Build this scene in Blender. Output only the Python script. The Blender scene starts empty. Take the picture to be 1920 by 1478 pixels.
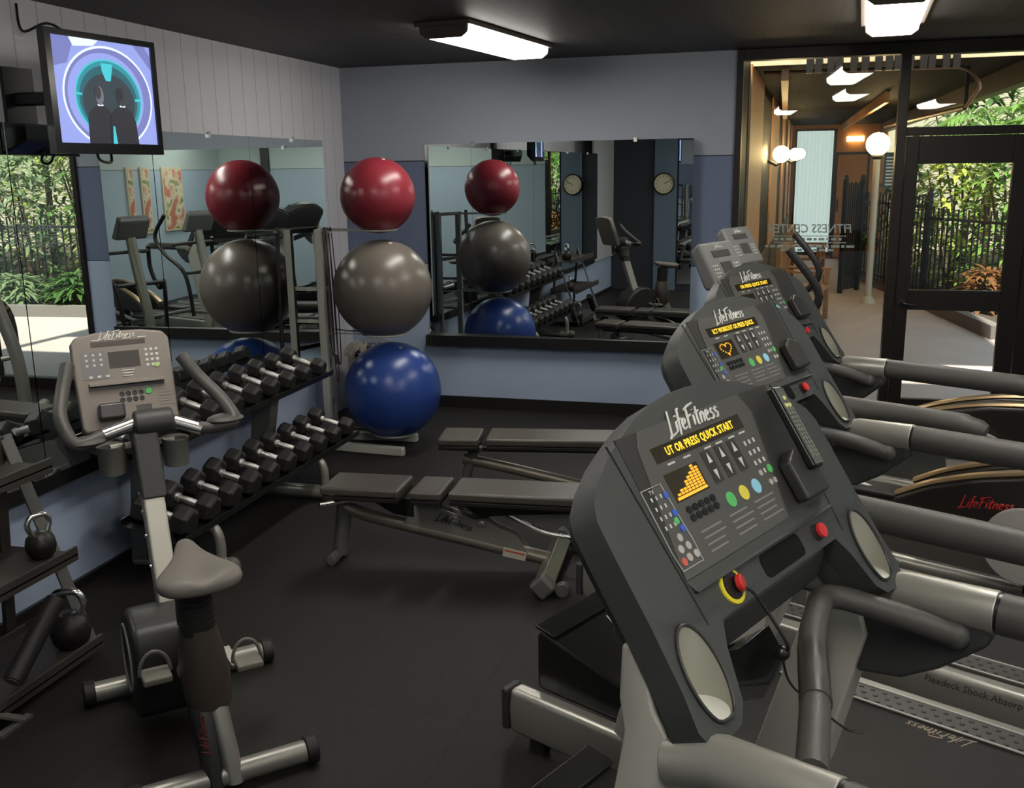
import bpy, bmesh, math, random
from mathutils import Vector, Matrix
random.seed(7)
S = bpy.context.scene
COL = S.collection
PI = math.pi
# ---------------------------------------------------------------- camera
F_PX = 1832.2552
cam_d = bpy.data.cameras.new('camera'); cam_d.sensor_width = 36; cam_d.sensor_fit = 'HORIZONTAL'
cam_d.lens = F_PX / 1920 * 36; cam_d.clip_start = .02; cam_d.clip_end = 200
cam = bpy.data.objects.new('camera', cam_d); COL.objects.link(cam)
YAW, PIT, ROL = .2692, .2249, -.0153
fw = Vector((-math.sin(YAW) * math.cos(PIT), math.cos(YAW) * math.cos(PIT), -math.sin(PIT)))
rt = Vector((math.cos(YAW), math.sin(YAW), 0)); up = rt.cross(fw)
r2 = rt * math.cos(ROL) + up * math.sin(ROL); u2 = -rt * math.sin(ROL) + up * math.cos(ROL)
cam.matrix_world = Matrix(((r2.x, u2.x, -fw.x, 3.1107), (r2.y, u2.y, -fw.y, -7.3868), (r2.z, u2.z, -fw.z, 1.8834), (0, 0, 0, 1)))
S.camera = cam
# ---------------------------------------------------------------- world, sun, exposure
w = bpy.data.worlds.new('daylight'); S.world = w; w.use_nodes = True
wn = w.node_tree.nodes; bg = wn['Background']
bg.inputs['Color'].default_value = (.82, .93, 1.0, 1); bg.inputs['Strength'].default_value = 1.2
sun_d = bpy.data.lights.new('sun', 'SUN'); sun_d.energy = 13.0; sun_d.color = (1, .93, .78); sun_d.angle = .03
sun = bpy.data.objects.new('sun', sun_d); COL.objects.link(sun)
sun.rotation_euler = Vector((.10, .50, -.86)).to_track_quat('-Z', 'Y').to_euler()
S.view_settings.view_transform = 'Standard'; S.view_settings.look = 'None'
S.view_settings.exposure = 0.0; S.view_settings.gamma = 1; S.view_settings.use_curve_mapping = False
S.cycles.max_bounces = 14; S.cycles.glossy_bounces = 8; S.cycles.transmission_bounces = 8; S.cycles.transparent_max_bounces = 12
S.cycles.diffuse_bounces = 4; S.cycles.caustics_reflective = False; S.cycles.caustics_refractive = False
S.cycles.use_denoising = True; S.cycles.sample_clamp_indirect = 4
LAMP_E = 22.0

# ---------------------------------------------------------------- materials
MATS = {}
def mat(name, col, rough=.5, metal=0., bump=0., bscale=80., var=0., vscale=6., spec=.5, emit=None, es=1., coat=0., alpha=1.):
    if name in MATS: return MATS[name]
    m = bpy.data.materials.new(name); m.use_nodes = True; MATS[name] = m
    nt = m.node_tree; b = nt.nodes['Principled BSDF']
    b.inputs['Base Color'].default_value = (*col, 1); b.inputs['Roughness'].default_value = rough
    b.inputs['Metallic'].default_value = metal; b.inputs['Specular IOR Level'].default_value = spec
    b.inputs['Coat Weight'].default_value = coat
    if emit:
        b.inputs['Emission Color'].default_value = (*emit, 1); b.inputs['Emission Strength'].default_value = es
    tc = None
    if bump or var:
        tc = nt.nodes.new('ShaderNodeTexCoord')
    if bump:
        n = nt.nodes.new('ShaderNodeTexNoise'); n.inputs['Scale'].default_value = bscale; n.inputs['Detail'].default_value = 3
        nt.links.new(tc.outputs['Object'], n.inputs['Vector'])
        bp = nt.nodes.new('ShaderNodeBump'); bp.inputs['Strength'].default_value = bump; bp.inputs['Distance'].default_value = .01
        nt.links.new(n.outputs['Fac'], bp.inputs['Height']); nt.links.new(bp.outputs['Normal'], b.inputs['Normal'])
    if var:
        n = nt.nodes.new('ShaderNodeTexNoise'); n.inputs['Scale'].default_value = vscale; n.inputs['Detail'].default_value = 4
        nt.links.new(tc.outputs['Object'], n.inputs['Vector'])
        r = nt.nodes.new('ShaderNodeMix'); r.data_type = 'RGBA'
        r.inputs['A'].default_value = (*[c * (1 - var) for c in col], 1); r.inputs['B'].default_value = (*[min(1, c * (1 + var)) for c in col], 1)
        nt.links.new(n.outputs['Fac'], r.inputs['Factor']); nt.links.new(r.outputs['Result'], b.inputs['Base Color'])
    return m
def grooved(name, col, axis, step, width, rough=.6, dark=.45, var=.12, vs=5.):
    """boards running along an axis, split by grooves every `step` metres"""
    m = mat(name, col, rough, var=var, vscale=vs); nt = m.node_tree; b = nt.nodes['Principled BSDF']
    tc = nt.nodes.new('ShaderNodeTexCoord'); sp = nt.nodes.new('ShaderNodeSeparateXYZ'); nt.links.new(tc.outputs['Object'], sp.inputs[0])
    def math_(op, a, v=None):
        n = nt.nodes.new('ShaderNodeMath'); n.operation = op
        nt.links.new(a, n.inputs[0])
        if v is not None: n.inputs[1].default_value = v
        return n.outputs[0]
    f = math_('FRACT', math_('DIVIDE', sp.outputs[axis], step)); g = math_('LESS_THAN', f, width / step)
    mx = nt.nodes.new('ShaderNodeMix'); mx.data_type = 'RGBA'
    src = b.inputs['Base Color'].links[0].from_socket
    nt.links.new(g, mx.inputs['Factor']); nt.links.new(src, mx.inputs['A']); mx.inputs['B'].default_value = (*[c * dark for c in col], 1)
    nt.links.new(mx.outputs['Result'], b.inputs['Base Color'])
    bp = nt.nodes.new('ShaderNodeBump'); bp.invert = True; bp.inputs['Strength'].default_value = .8; bp.inputs['Distance'].default_value = .006
    nt.links.new(g, bp.inputs['Height']); nt.links.new(bp.outputs['Normal'], b.inputs['Normal'])
    return m
def glassy(name, tint=(.93, .97, .96), rough=0., refl=.09):
    if name in MATS: return MATS[name]
    m = bpy.data.materials.new(name); m.use_nodes = True; MATS[name] = m; nt = m.node_tree
    nt.nodes.remove(nt.nodes['Principled BSDF']); out = nt.nodes['Material Output']
    t = nt.nodes.new('ShaderNodeBsdfTransparent'); t.inputs[0].default_value = (*tint, 1)
    g = nt.nodes.new('ShaderNodeBsdfGlossy'); g.inputs['Roughness'].default_value = rough
    mx = nt.nodes.new('ShaderNodeMixShader'); mx.inputs[0].default_value = refl
    fr = nt.nodes.new('ShaderNodeFresnel'); fr.inputs[0].default_value = 1.45
    nt.links.new(fr.outputs[0], mx.inputs[0])
    nt.links.new(t.outputs[0], mx.inputs[1]); nt.links.new(g.outputs[0], mx.inputs[2]); nt.links.new(mx.outputs[0], out.inputs[0])
    return m
def emis(name, col, s): return mat(name, (.02, .02, .02), .4, emit=col, es=s)

# ---------------------------------------------------------------- mesh builder
class MB:
    def __init__(s): s.bm = bmesh.new(); s.mi = 0; s.M = Matrix()
    def v(s, co): return s.bm.verts.new(s.M @ Vector(co))
    def f(s, vs):
        try: fc = s.bm.faces.new(vs); fc.material_index = s.mi; return fc
        except ValueError: return None
    def box(s, x0, x1, y0, y1, z0, z1):
        p = [s.v(c) for c in ((x0, y0, z0), (x1, y0, z0), (x1, y1, z0), (x0, y1, z0), (x0, y0, z1), (x1, y0, z1), (x1, y1, z1), (x0, y1, z1))]
        for q in ((3, 2, 1, 0), (4, 5, 6, 7), (0, 1, 5, 4), (1, 2, 6, 5), (2, 3, 7, 6), (3, 0, 4, 7)): s.f([p[i] for i in q])
        return s
    def beam(s, a, b, wd, ht, upv=(0, 0, 1)):
        """rectangular bar from a to b"""
        a, b = Vector(a), Vector(b); d = (b - a).normalized(); sd = d.cross(Vector(upv)).normalized(); u = sd.cross(d)
        r = [[s.v(c + sd * i * wd / 2 + u * j * ht / 2) for i, j in ((-1, -1), (1, -1), (1, 1), (-1, 1))] for c in (a, b)]
        s.f(r[0][::-1]); s.f(r[1])
        for i in range(4): s.f([r[0][i], r[0][(i + 1) % 4], r[1][(i + 1) % 4], r[1][i]])
        return s
    def prism(s, pts, ex):
        """extrude polygon (3-D points) by vector ex"""
        a = [s.v(q) for q in pts]; b = [s.v(Vector(q) + Vector(ex)) for q in pts]; n = len(pts)
        s.f(a[::-1]); s.f(b)
        for i in range(n): s.f([a[i], a[(i + 1) % n], b[(i + 1) % n], b[i]])
        return s
    def loft(s, rings, cap=True):
        R = [[s.v(q) for q in r] for r in rings]; n = len(R[0])
        for a, b in zip(R, R[1:]):
            for i in range(n): s.f([a[i], a[(i + 1) % n], b[(i + 1) % n], b[i]])
        if cap: s.f(R[0][::-1]); s.f(R[-1])
        return s
    def tube(s, path, r, seg=12, cap=True, sx=1.):
        P = [Vector(q) for q in path]; n = len(P); rs = r if isinstance(r, (list, tuple)) else [r] * n
        T = [((P[min(i + 1, n - 1)] - P[max(i - 1, 0)])).normalized() for i in range(n)]
        ref = Vector((0, 0, 1)) if abs(T[0].z) < .9 else Vector((1, 0, 0))
        nx = (ref - T[0] * ref.dot(T[0])).normalized(); rings = []
        for i in range(n):
            nx = (nx - T[i] * nx.dot(T[i])).normalized(); ny = T[i].cross(nx)
            rings.append([P[i] + (nx * math.cos(2 * PI * k / seg) + ny * math.sin(2 * PI * k / seg) * sx) * rs[i] for k in range(seg)])
        return s.loft(rings, cap)
    def cyl(s, a, b, r, r1=None, seg=20): return s.tube([a, b], [r, r if r1 is None else r1], seg)
    def lathe(s, prof, o=(0, 0, 0), seg=28, axis=(0, 0, 1), cap=False):
        q = Vector((0, 0, 1)).rotation_difference(Vector(axis).normalized()).to_matrix(); o = Vector(o)
        return s.loft([[o + q @ Vector((r * math.cos(2 * PI * k / seg), r * math.sin(2 * PI * k / seg), z)) for k in range(seg)] for r, z in prof], cap)
    def ball(s, c, r, seg=32, rings=18, sc=(1, 1, 1)):
        c = Vector(c); pr = []
        for i in range(rings + 1):
            t = PI * i / rings; rr = max(r * math.sin(t), 1e-4); pr.append([c + Vector((rr * math.cos(2 * PI * k / seg) * sc[0], rr * math.sin(2 * PI * k / seg) * sc[1], -r * math.cos(t) * sc[2])) for k in range(seg)])
        return s.loft(pr, True)
    def build(s, name, m, parent=None, bevel=0., ang=35, seg=2, sub=0):
        bm = s.bm; bmesh.ops.recalc_face_normals(bm, faces=bm.faces)
        for e in bm.edges:
            e.smooth = not (len(e.link_faces) == 2 and e.calc_face_angle(0) > math.radians(ang)) and len(e.link_faces) == 2
        for f_ in bm.faces: f_.smooth = True
        me = bpy.data.meshes.new(name); bm.to_mesh(me); bm.free()
        for mm in (m if isinstance(m, (list, tuple)) else [m]): me.materials.append(mm)
        o = bpy.data.objects.new(name, me); COL.objects.link(o)
        if parent: o.parent = parent
        if bevel:
            b = o.modifiers.new('bevel', 'BEVEL'); b.width = bevel; b.segments = seg; b.limit_method = 'ANGLE'; b.angle_limit = math.radians(ang); b.harden_normals = True
        if sub:
            d = o.modifiers.new('subdivision', 'SUBSURF'); d.levels = sub; d.render_levels = sub
        return o
def spline(pts, n=6):
    P = [Vector(q) for q in pts]; out = []
    for i in range(len(P) - 1):
        a, b, c, d = P[max(i - 1, 0)], P[i], P[i + 1], P[min(i + 2, len(P) - 1)]
        for k in range(n):
            t = k / n
            out.append(.5 * (2 * b + (c - a) * t + (2 * a - 5 * b + 4 * c - d) * t * t + (3 * b - a - 3 * c + d) * t ** 3))
    return out + [P[-1]]
def rounded(pts, rad, n=4):
    """fillet a polyline's corners"""
    P = [Vector(q) for q in pts]; out = [P[0]]
    for i in range(1, len(P) - 1):
        a, b, c = P[i - 1], P[i], P[i + 1]; d1 = (a - b); d2 = (c - b)
        k = min(rad, d1.length * .49, d2.length * .49); p, q = b + d1.normalized() * k, b + d2.normalized() * k
        out += [p.lerp(b, t / n).lerp(b.lerp(q, t / n), t / n) for t in range(n + 1)]
    return out + [P[-1]]
def text(body, size, M, name, m, parent=None, shear=0., bold=0., ext=.0006, sx=1., align='CENTER', space=1.):
    cu = bpy.data.curves.new(name, 'FONT'); cu.body = body; cu.size = size; cu.shear = shear; cu.offset = bold; cu.extrude = ext
    cu.align_x = align; cu.align_y = 'CENTER'; cu.resolution_u = 2; cu.space_character = space
    t = bpy.data.objects.new(name + '_tmp', cu); COL.objects.link(t)
    me = bpy.data.meshes.new_from_object(t.evaluated_get(bpy.context.evaluated_depsgraph_get()))
    bpy.data.objects.remove(t); bpy.data.curves.remove(cu)
    me.transform(M @ Matrix.Diagonal((sx, 1, 1, 1))); me.name = name; me.materials.clear(); me.materials.append(m)
    o = bpy.data.objects.new(name, me); COL.objects.link(o)
    if parent: o.parent = parent
    return o
BRUSH = [[(.14, 1.05), (.03, .1), (.0, .0), (.10, -.03), (.42, .08)], [(.0, .0), (-.10, -.14)], [(.47, .50), (.43, .06)], [(.50, .70), (.51, .76)],
    [(.82, .98), (.72, .95), (.62, .2), (.57, -.12)], [(.54, .48), (.82, .56)], [(.82, .26), (1.0, .34), (1.0, .48), (.88, .48), (.81, .25), (.87, .06), (1.05, .12)],
    [(1.28, .95), (1.17, .0)], [(1.12, .84), (1.40, .97), (1.76, 1.04)], [(1.20, .50), (1.46, .57)], [(1.60, .52), (1.56, .06)], [(1.63, .72), (1.64, .77)],
    [(1.86, .84), (1.78, .14), (1.88, .04)], [(1.70, .55), (2.0, .63)], [(2.04, .50), (2.0, .04)], [(2.01, .28), (2.13, .50), (2.23, .42), (2.21, .05)],
    [(2.36, .26), (2.54, .34), (2.54, .48), (2.42, .48), (2.35, .25), (2.41, .06), (2.58, .10)], [(2.90, .46), (2.77, .50), (2.73, .36), (2.86, .22), (2.80, .05), (2.67, .08)], [(3.20, .46), (3.07, .50), (3.03, .36), (3.16, .22), (3.10, .05), (2.97, .08)]]
def brush_logo(wd, M, name, m, parent, wt=.052, hy=.78):
    """hand-brushed lettering, wd wide, centred on M"""
    k = wd / 3.45; h = MB(); h.M = M @ Matrix.Diagonal((k, k * hy, k, 1))
    for st in BRUSH:
        P_ = spline([(x + .22 * y - 1.62, y - .45, 0) for x, y in st], 4); n = len(P_)
        h.tube(P_, [wt * (.75 + .4 * math.sin(PI * (i + .6) / n)) for i in range(n)], 5)
    return h.build(name, m, parent)
def frame(o, x, y):
    x = Vector(x).normalized(); y = Vector(y); y = (y - x * y.dot(x)).normalized(); z = x.cross(y); o = Vector(o)
    return Matrix(((x.x, y.x, z.x, o.x), (x.y, y.y, z.y, o.y), (x.z, y.z, z.z, o.z), (0, 0, 0, 1)))
def tag(o, label, cat, group=None, kind=None):
    if label: o['label'] = label
    if cat: o['category'] = cat
    if group: o['group'] = group
    if kind: o['kind'] = kind
    return o
def thing(name, label, cat, loc=(0, 0, 0), rz=0., group=None):
    o = bpy.data.objects.new(name, None); COL.objects.link(o); o.empty_display_size = .1
    o.location = loc; o.rotation_euler = (0, 0, rz); return tag(o, label, cat, group)
def struct(o): o['kind'] = 'structure'; return o
def dup(root, loc, rz, label, group=None):
    r = root.copy(); COL.objects.link(r); r.location = loc; r.rotation_euler = (0, 0, rz) if not isinstance(rz, (tuple, list)) else rz; r['label'] = label
    if group: r['group'] = group
    for ch in list(root.children):
        c = ch.copy(); COL.objects.link(c); c.parent = r
        for g in ch.children:
            d = g.copy(); COL.objects.link(d); d.parent = c
    return r
ORD = ['first', 'second', 'third', 'fourth', 'fifth', 'sixth', 'seventh', 'eighth', 'ninth', 'tenth', 'eleventh', 'twelfth', 'thirteenth']

# palette
M_up = mat('blue_grey_wall_paint', (.315, .345, .40), .75, bump=.05, bscale=220, var=.04)
M_mid = mat('slate_blue_wall_paint', (.130, .162, .255), .75, bump=.05, bscale=220, var=.04)
M_low = mat('pale_blue_wall_paint', (.40, .49, .65), .7, bump=.05, bscale=220, var=.04)
M_left_low = mat('pale_blue_lower_wall_paint', (.41, .49, .65), .7, bump=.05, bscale=220, var=.06)
M_slat = grooved('grey_board_wall', (.64, .63, .67), 1, .165, .007, .7, .62, .04)
M_dark = mat('dark_navy_wall_paint', (.035, .038, .05), .7, var=.05)
M_right = mat('light_blue_wall_paint', (.38, .47, .55), .7, var=.04)
M_ceil = grooved('dark_ceiling_planks', (.022, .017, .015), 0, .14, .008, .6, .4, .3, 9.)
M_base = mat('black_vinyl_baseboard', (.015, .014, .014), .4)
M_mirror = mat('mirror_silver', (.82, .87, .86), .0, 1.)
M_black = mat('black_trim_paint', (.012, .012, .012), .35)
M_bronze = mat('dark_bronze_aluminium', (.020, .015, .013), .4, .4)
M_rubber = mat('black_rubber', (.016, .015, .015), .55, bump=.15, bscale=160)
M_chrome = mat('chrome', (.90, .89, .86), .24, 1.)
M_white_steel = mat('cream_powder_coat', (.62, .62, .55), .4)
M_glass = glassy('clear_glass')

# ---------------------------------------------------------------- room shell
H = 2.684; LW = -.29; XR = 5.5; YB = -8.25
def floor_material():
    m = mat('black_rubber_floor', (.0175, .0150, .0130), .6, bump=.25, bscale=130, var=.22, vscale=1.6, spec=.35)
    nt = m.node_tree; b = nt.nodes['Principled BSDF']
    tc = nt.nodes.new('ShaderNodeTexCoord'); mp = nt.nodes.new('ShaderNodeMapping'); mp.inputs['Rotation'].default_value = (0, 0, .02)
    nt.links.new(tc.outputs['Object'], mp.inputs[0])
    br = nt.nodes.new('ShaderNodeTexBrick'); br.offset = 0; br.inputs['Scale'].default_value = 1; br.inputs['Brick Width'].default_value = 1.1; br.inputs['Row Height'].default_value = 1.1
    br.inputs['Mortar Size'].default_value = .0035; br.inputs['Color1'].default_value = (1, 1, 1, 1); br.inputs['Color2'].default_value = (.86, .84, .82, 1); br.inputs['Mortar'].default_value = (.45, .45, .45, 1)
    nt.links.new(mp.outputs[0], br.inputs[0])
    mx = nt.nodes.new('ShaderNodeMix'); mx.data_type = 'RGBA'; mx.blend_type = 'MULTIPLY'; mx.inputs['Factor'].default_value = 1
    src = b.inputs['Base Color'].links[0].from_socket
    nt.links.new(src, mx.inputs['A']); nt.links.new(br.outputs['Color'], mx.inputs['B']); nt.links.new(mx.outputs['Result'], b.inputs['Base Color'])
    return m
struct(MB().box(LW - .12, XR + .12, YB - .12, .12, -.12, 0).build('floor', floor_material()))
struct(MB().box(LW - .12, XR + .12, YB - .12, .12, H, H + .12).build('ceiling', M_ceil))
P1, P2, W = 1.17, 1.967, 2.755
wb = MB(); wb.box(LW - .12, W, 0, .12, P2 + .004, H); wb.mi = 1; wb.box(LW - .12, W, 0, .12, P1 + .004, P2 - .004); wb.mi = 2; wb.box(LW - .12, W, 0, .12, 0, P1 - .004)
wb.mi = 3; wb.box(LW - .12, W, .006, .12, P2 - .004, P2 + .004); wb.box(LW - .12, W, .006, .12, P1 - .004, P1 + .004)
struct(wb.build('wall_back', [M_up, M_mid, M_low, M_black]))
# the left wall: boards above, a furred-out lower wall that carries the mirrors
LWE = -8.25
struct(MB().box(LW - .12, LW, LWE, 0, 0, H).build('wall_left', M_slat))
struct(MB().box(LW, -.012, LWE, -.99, 0, .535).build('trim_1', M_left_low))
struct(MB().box(-.012, .008, LWE, -.99, .0, .045).build('baseboard_left', M_base))
struct(MB().box(LW, XR, -.012, 0, 0, .0947).build('baseboard_back', M_base))
wq = MB(); wq.box(LW - .12, 1.30, YB - .12, YB, 0, H); wq.mi = 1; wq.box(1.30, XR + .12, YB - .12, YB, P2 + .004, H); wq.mi = 2; wq.box(1.30, XR + .12, YB - .12, YB, 0, P2 - .004); wq.mi = 3; wq.box(1.30, XR + .12, YB - .12, YB - .006, P2 - .004, P2 + .004)
struct(wq.build('wall_rear', [M_dark, mat('pale_green_grey_wall_paint', (.50, .58, .56), .7), M_right, M_black]))
struct(MB().box(4.60, 4.74, YB, YB + .05, 0, H).build('trim_14', M_black))
wr = MB(); wr.box(XR, XR + .12, YB, 0, P2 + .004, H); wr.mi = 1; wr.box(XR, XR + .12, YB, 0, P1, P2 - .004); wr.mi = 2; wr.box(XR, XR + .12, YB, 0, 0, P1); wr.mi = 3; wr.box(XR + .006, XR + .12, YB, 0, P2 - .004, P2 + .004)
struct(wr.build('wall_right', [mat('pale_green_grey_wall_paint', (.50, .58, .56), .7), M_right, M_right, M_black]))
# blue pier and a strip of mirror on the rear wall
struct(MB().box(.675, 1.02, YB, YB + .03, 0, H).build('trim_2', mat('dusty_blue_wall_paint', (.16, .22, .29), .7)))
struct(MB().box(-.012, .02, LWE, -7.0, .535, H).build('trim_3', mat('white_wall_paint', (.55, .55, .57), .6)))
tag(MB().box(1.05, 1.29, YB + .001, YB + .02, .1, 2.3).build('wall_mirror', M_mirror), 'narrow tall wall mirror on the rear wall beside the clock', 'mirror')

# mirrors on the left wall
def mirror_panel(y0, y1, label):
    t = thing('wall_mirror', label, 'mirror', (0, 0, 0), 0, 'mirror panels on the left wall')
    e = .0112; x = lambda y: y * e * -1
    g = MB(); g.prism([(x(y0) - .012, y0, .60), (x(y1) - .012, y1, .60), (x(y1) - .012, y1, 2.105), (x(y0) - .012, y0, 2.105)], (.012, 0, 0)); g.build('mirror_glass', M_mirror, t)
    b = MB(); b.box(LW, -.03, y1 + .001, y0 - .001, .602, 1.92); b.build('backing', M_dark, t)
    for yy in ((y0 + y1) / 2 + .05,):
        MB().box(x(yy) - .005, x(yy) + .012, yy - .012, yy + .012, 2.085, 2.117).build('mirror_clip', M_chrome, t)
    return t
for i, (a, b, l) in enumerate([(-.992, -2.000, 'tall wall mirror panel behind the ball rack, farthest of the row'), (-2.006, -2.972, 'tall wall mirror panel behind the dumbbell rack, second from the corner'),
        (-2.978, -3.962, 'tall wall mirror panel under the television, third from the corner'), (-3.968, -4.95, 'wall mirror panel beside the kettlebell rack at the photo edge')]): mirror_panel(a, b, l)
for i in range(2): mirror_panel(-4.956 - i * 1.0, -5.95 - i * 1.0, ['wall mirror panel past the kettlebell rack, outside the photo', 'last wall mirror panel beside the white wall end'][i])
struct(MB().box(-.012, .045, -6.95, -.99, .535, .60).build('trim_4', M_black))
# mirror on the back wall
t = thing('wall_mirror', 'wide wall mirror on the back wall reflecting the balls and the bike', 'mirror')
al = .0300; yy = lambda x: -.012 - (x - .40) * al
g = MB(); g.prism([(.40, yy(.40), .605), (2.472, yy(2.472), .605), (2.472, yy(2.472), 2.09), (.40, yy(.40), 2.09)], (0, .008, 0)); g.build('mirror_glass', M_mirror, t)
g = MB(); g.prism([(.405, yy(.405) + .0085, .606), (2.467, yy(2.467) + .0085, .606), (2.467, 0, .606), (.405, 0, .606)], (0, 0, 1.478)); g.build('backing', M_dark, t)
MB().box(.385, 2.49, -.088, 0, .525, .605).build('ledge', M_black, t)
for x in (.8, 2.05): MB().box(x - .012, x + .012, yy(x) - .004, 0, 2.075, 2.105).build('mirror_clip', M_chrome, t)

# ---------------------------------------------------------------- storefront
def post(name, x0, x1, z0, z1, y0=-.03, y1=.08): return struct(MB().box(x0, x1, y0, y1, z0, z1).build(name, M_bronze, None, .004))
post('trim_5', W, 2.80, 0, H); post('trim_6', 3.838, 3.90, 0, H); post('trim_7', 4.70, 4.78, 0, H)
post('trim_8', 2.80, 3.838, 2.61, H); post('trim_9', 3.90, 4.70, 2.60, H); post('trim_10', 2.80, 3.838, 0, .10); post('trim_11', 3.90, 4.70, 2.075, 2.13)
wn1 = struct(MB().box(2.80, 3.838, .02, .028, .10, 2.61).build('window_1', M_glass))
struct(MB().box(3.90, 4.70, .02, .028, 2.13, 2.60).build('window_2', M_glass))
struct(MB().box(4.78, XR, 0, .12, 0, H).build('wall_front', M_mid))
M_vinyl = mat('white_vinyl_lettering', (.75, .75, .72), .6)
Mw = lambda x, z: frame((x, .034, z), (-1, 0, 0), (0, 0, 1))
text('FITNESS CENTER', .088, Mw(3.30, 1.442), 'lettering', M_vinyl, wn1, .12, .0012, .0004, .88)
ln = MB()
for k, (zz, wd) in enumerate(((1.392, .50), (1.345, .50), (1.318, .62), (1.292, .40))):
    if k < 2: ln.box(3.305 - wd / 2, 3.305 + wd / 2, .0325, .034, zz - .003, zz + .003)
    x = 3.305 - wd / 2; yz = zz - .023 if k == 0 else zz
    if k == 1: continue
    while x < 3.305 + wd / 2 - .03:
        q = random.uniform(.02, .06); ln.box(x, x + q, .0325, .034, yz - .009, yz + .009); x += q + .012
ln.build('small_print', M_vinyl, wn1)
d1 = struct(thing('door_1', None, None)); M_dr = M_bronze
db = MB(); db.box(3.905, 3.99, -.02, .03, .02, 2.07); db.box(4.585, 4.695, -.02, .03, .02, 2.07); db.box(3.99, 4.585, -.02, .03, 1.885, 2.07); db.box(3.99, 4.585, -.02, .03, .88, 1.02); db.box(3.99, 4.585, -.02, .03, .02, .235)
db.build('door_frame', M_dr, d1, .004)
MB().box(3.99, 4.585, 0, .008, 1.02, 1.885).build('upper_pane', M_glass, d1); MB().box(3.99, 4.585, 0, .008, .235, .88).build('lower_pane', M_glass, d1)
hb = MB(); hb.tube(rounded([(3.95, -.02, .93), (3.95, -.07, .93), (4.04, -.07, .915)], .02), .011, 10); hb.lathe([(.001, -.032), (.028, -.03), (.028, -.02), (.001, -.019)], (3.95, 0, .93), 16, (0, 1, 0)); hb.build('handle', M_black, d1)

# ---------------------------------------------------------------- ceiling lamps
M_diff = emis('fluorescent_diffuser', (1, .955, .87), LAMP_E); M_lampend = mat('lamp_end_cap', (.10, .075, .06), .5)
def ceiling_lamp(x, y, rz, label):
    t = thing('ceiling_lamp', label, 'ceiling light', (x, y, H), rz, 'wrap fluorescent lamps on the gym ceiling')
    MB().box(-.17, .17, -.64, .64, -.025, 0).build('housing', M_lampend, t, .004)
    p = [(-.14, 0, -.025), (-.135, 0, -.06), (-.10, 0, -.085), (.10, 0, -.085), (.135, 0, -.06), (.14, 0, -.025)]
    MB().prism([(a, -.60, c) for a, b, c in p], (0, 1.2, 0)).build('diffuser', M_diff, t)
    for sy in (-1, 1):
        MB().prism([(a * 1.04, sy * .60, c * 1.03 + .001) for a, b, c in p], (0, sy * .025, 0)).build('end_cap', M_lampend, t)
    return t
ceiling_lamp(1.36, -1.42, math.radians(-8), 'lit wrap fluorescent ceiling lamp near the back wall mirror')
ceiling_lamp(3.62, -1.75, math.radians(-4), 'lit fluorescent ceiling lamp above the row of treadmills by the door')
ceiling_lamp(4.95, -6.5, math.radians(-4), 'lit fluorescent ceiling lamp by the right-hand wall behind the treadmills, above the photo edge')
ceiling_lamp(3.1, -7.0, math.radians(-4), 'lit fluorescent ceiling lamp near the rear wall, above the photo edge')
ceiling_lamp(1.30, -4.6, math.radians(-4), 'lit fluorescent ceiling lamp over the exercise bike, above the photo edge')
ceiling_lamp(3.78, -4.25, math.radians(-4), 'lit fluorescent ceiling lamp over the nearest treadmill, above the photo edge')

# ---------------------------------------------------------------- treadmills
M_cons = mat('charcoal_console_plastic', (.052, .054, .052), .42, bump=.12, bscale=420, spec=.4)
M_cons2 = mat('dark_overlay_panel', (.036, .035, .033), .38, spec=.4)
M_over = mat('grey_overlay_panel', (.085, .083, .078), .4, spec=.4)
M_key = mat('printed_white_key', (.62, .62, .58), .5)
M_dkey = mat('black_oval_key', (.010, .010, .010), .3)
M_cup = mat('grey_beige_cup_insert', (.34, .34, .28), .5)
M_silver = mat('satin_silver_paint', (.40, .39, .35), .36, .55, bump=.03, bscale=300)
M_upr = mat('warm_silver_post_paint', (.52, .50, .44), .42, .2)
M_grip = mat('dark_grey_rubber_grip', (.070, .066, .060), .5, bump=.1, bscale=300)
M_shroud = mat('charcoal_shroud_plastic', (.045, .045, .045), .5, bump=.1, bscale=400)
M_belt = mat('black_running_belt', (.022, .020, .018), .6, bump=.3, bscale=600)
M_rail = mat('dimpled_grey_foot_rail', (.085, .082, .075), .5)
M_led = emis('amber_led', (1, .62, .03), 1.5)
M_led2 = emis('orange_led', (1, .42, .02), 1.5)
M_logo = mat('white_lettering', (.72, .72, .68), .5)
M_red = mat('red_button_plastic', (.62, .035, .035), .3)
M_yel = mat('yellow_plastic', (.72, .62, .03), .4)
M_btn = {'green': mat('green_key', (.10, .50, .14), .35), 'yellow': mat('yellow_key', (.75, .62, .08), .35), 'blue': mat('pale_blue_key', (.30, .62, .80), .35)}
M_bluek = mat('blue_key', (.05, .12, .55), .4); M_redk = mat('red_key', (.6, .12, .08), .4)
TH = math.radians(64.78)
FU = Vector((0, .562, .827)); FN = Vector((0, -.827, .562))
def FP(x, z, o=0.): return Vector((x, .68 * (z - 1.095), z)) + FN * o
def fM(x, z, o=.001): return frame(FP(x, z, o), (1, 0, 0), FU)
def half(pts): return pts + [(-x, z) for x, z in pts[::-1] if abs(x) > 1e-6]
CON = half([(0, 1.500), (.06, 1.499), (.12, 1.493), (.18, 1.480), (.235, 1.463), (.29, 1.444), (.34, 1.420), (.372, 1.398), (.384, 1.375), (.385, 1.33), (.383, 1.24), (.386, 1.15), (.394, 1.105), (.383, 1.084), (.345, 1.076), (.295, 1.080), (.268, 1.100), (.240, 1.165), (.218, 1.195)])
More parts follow.
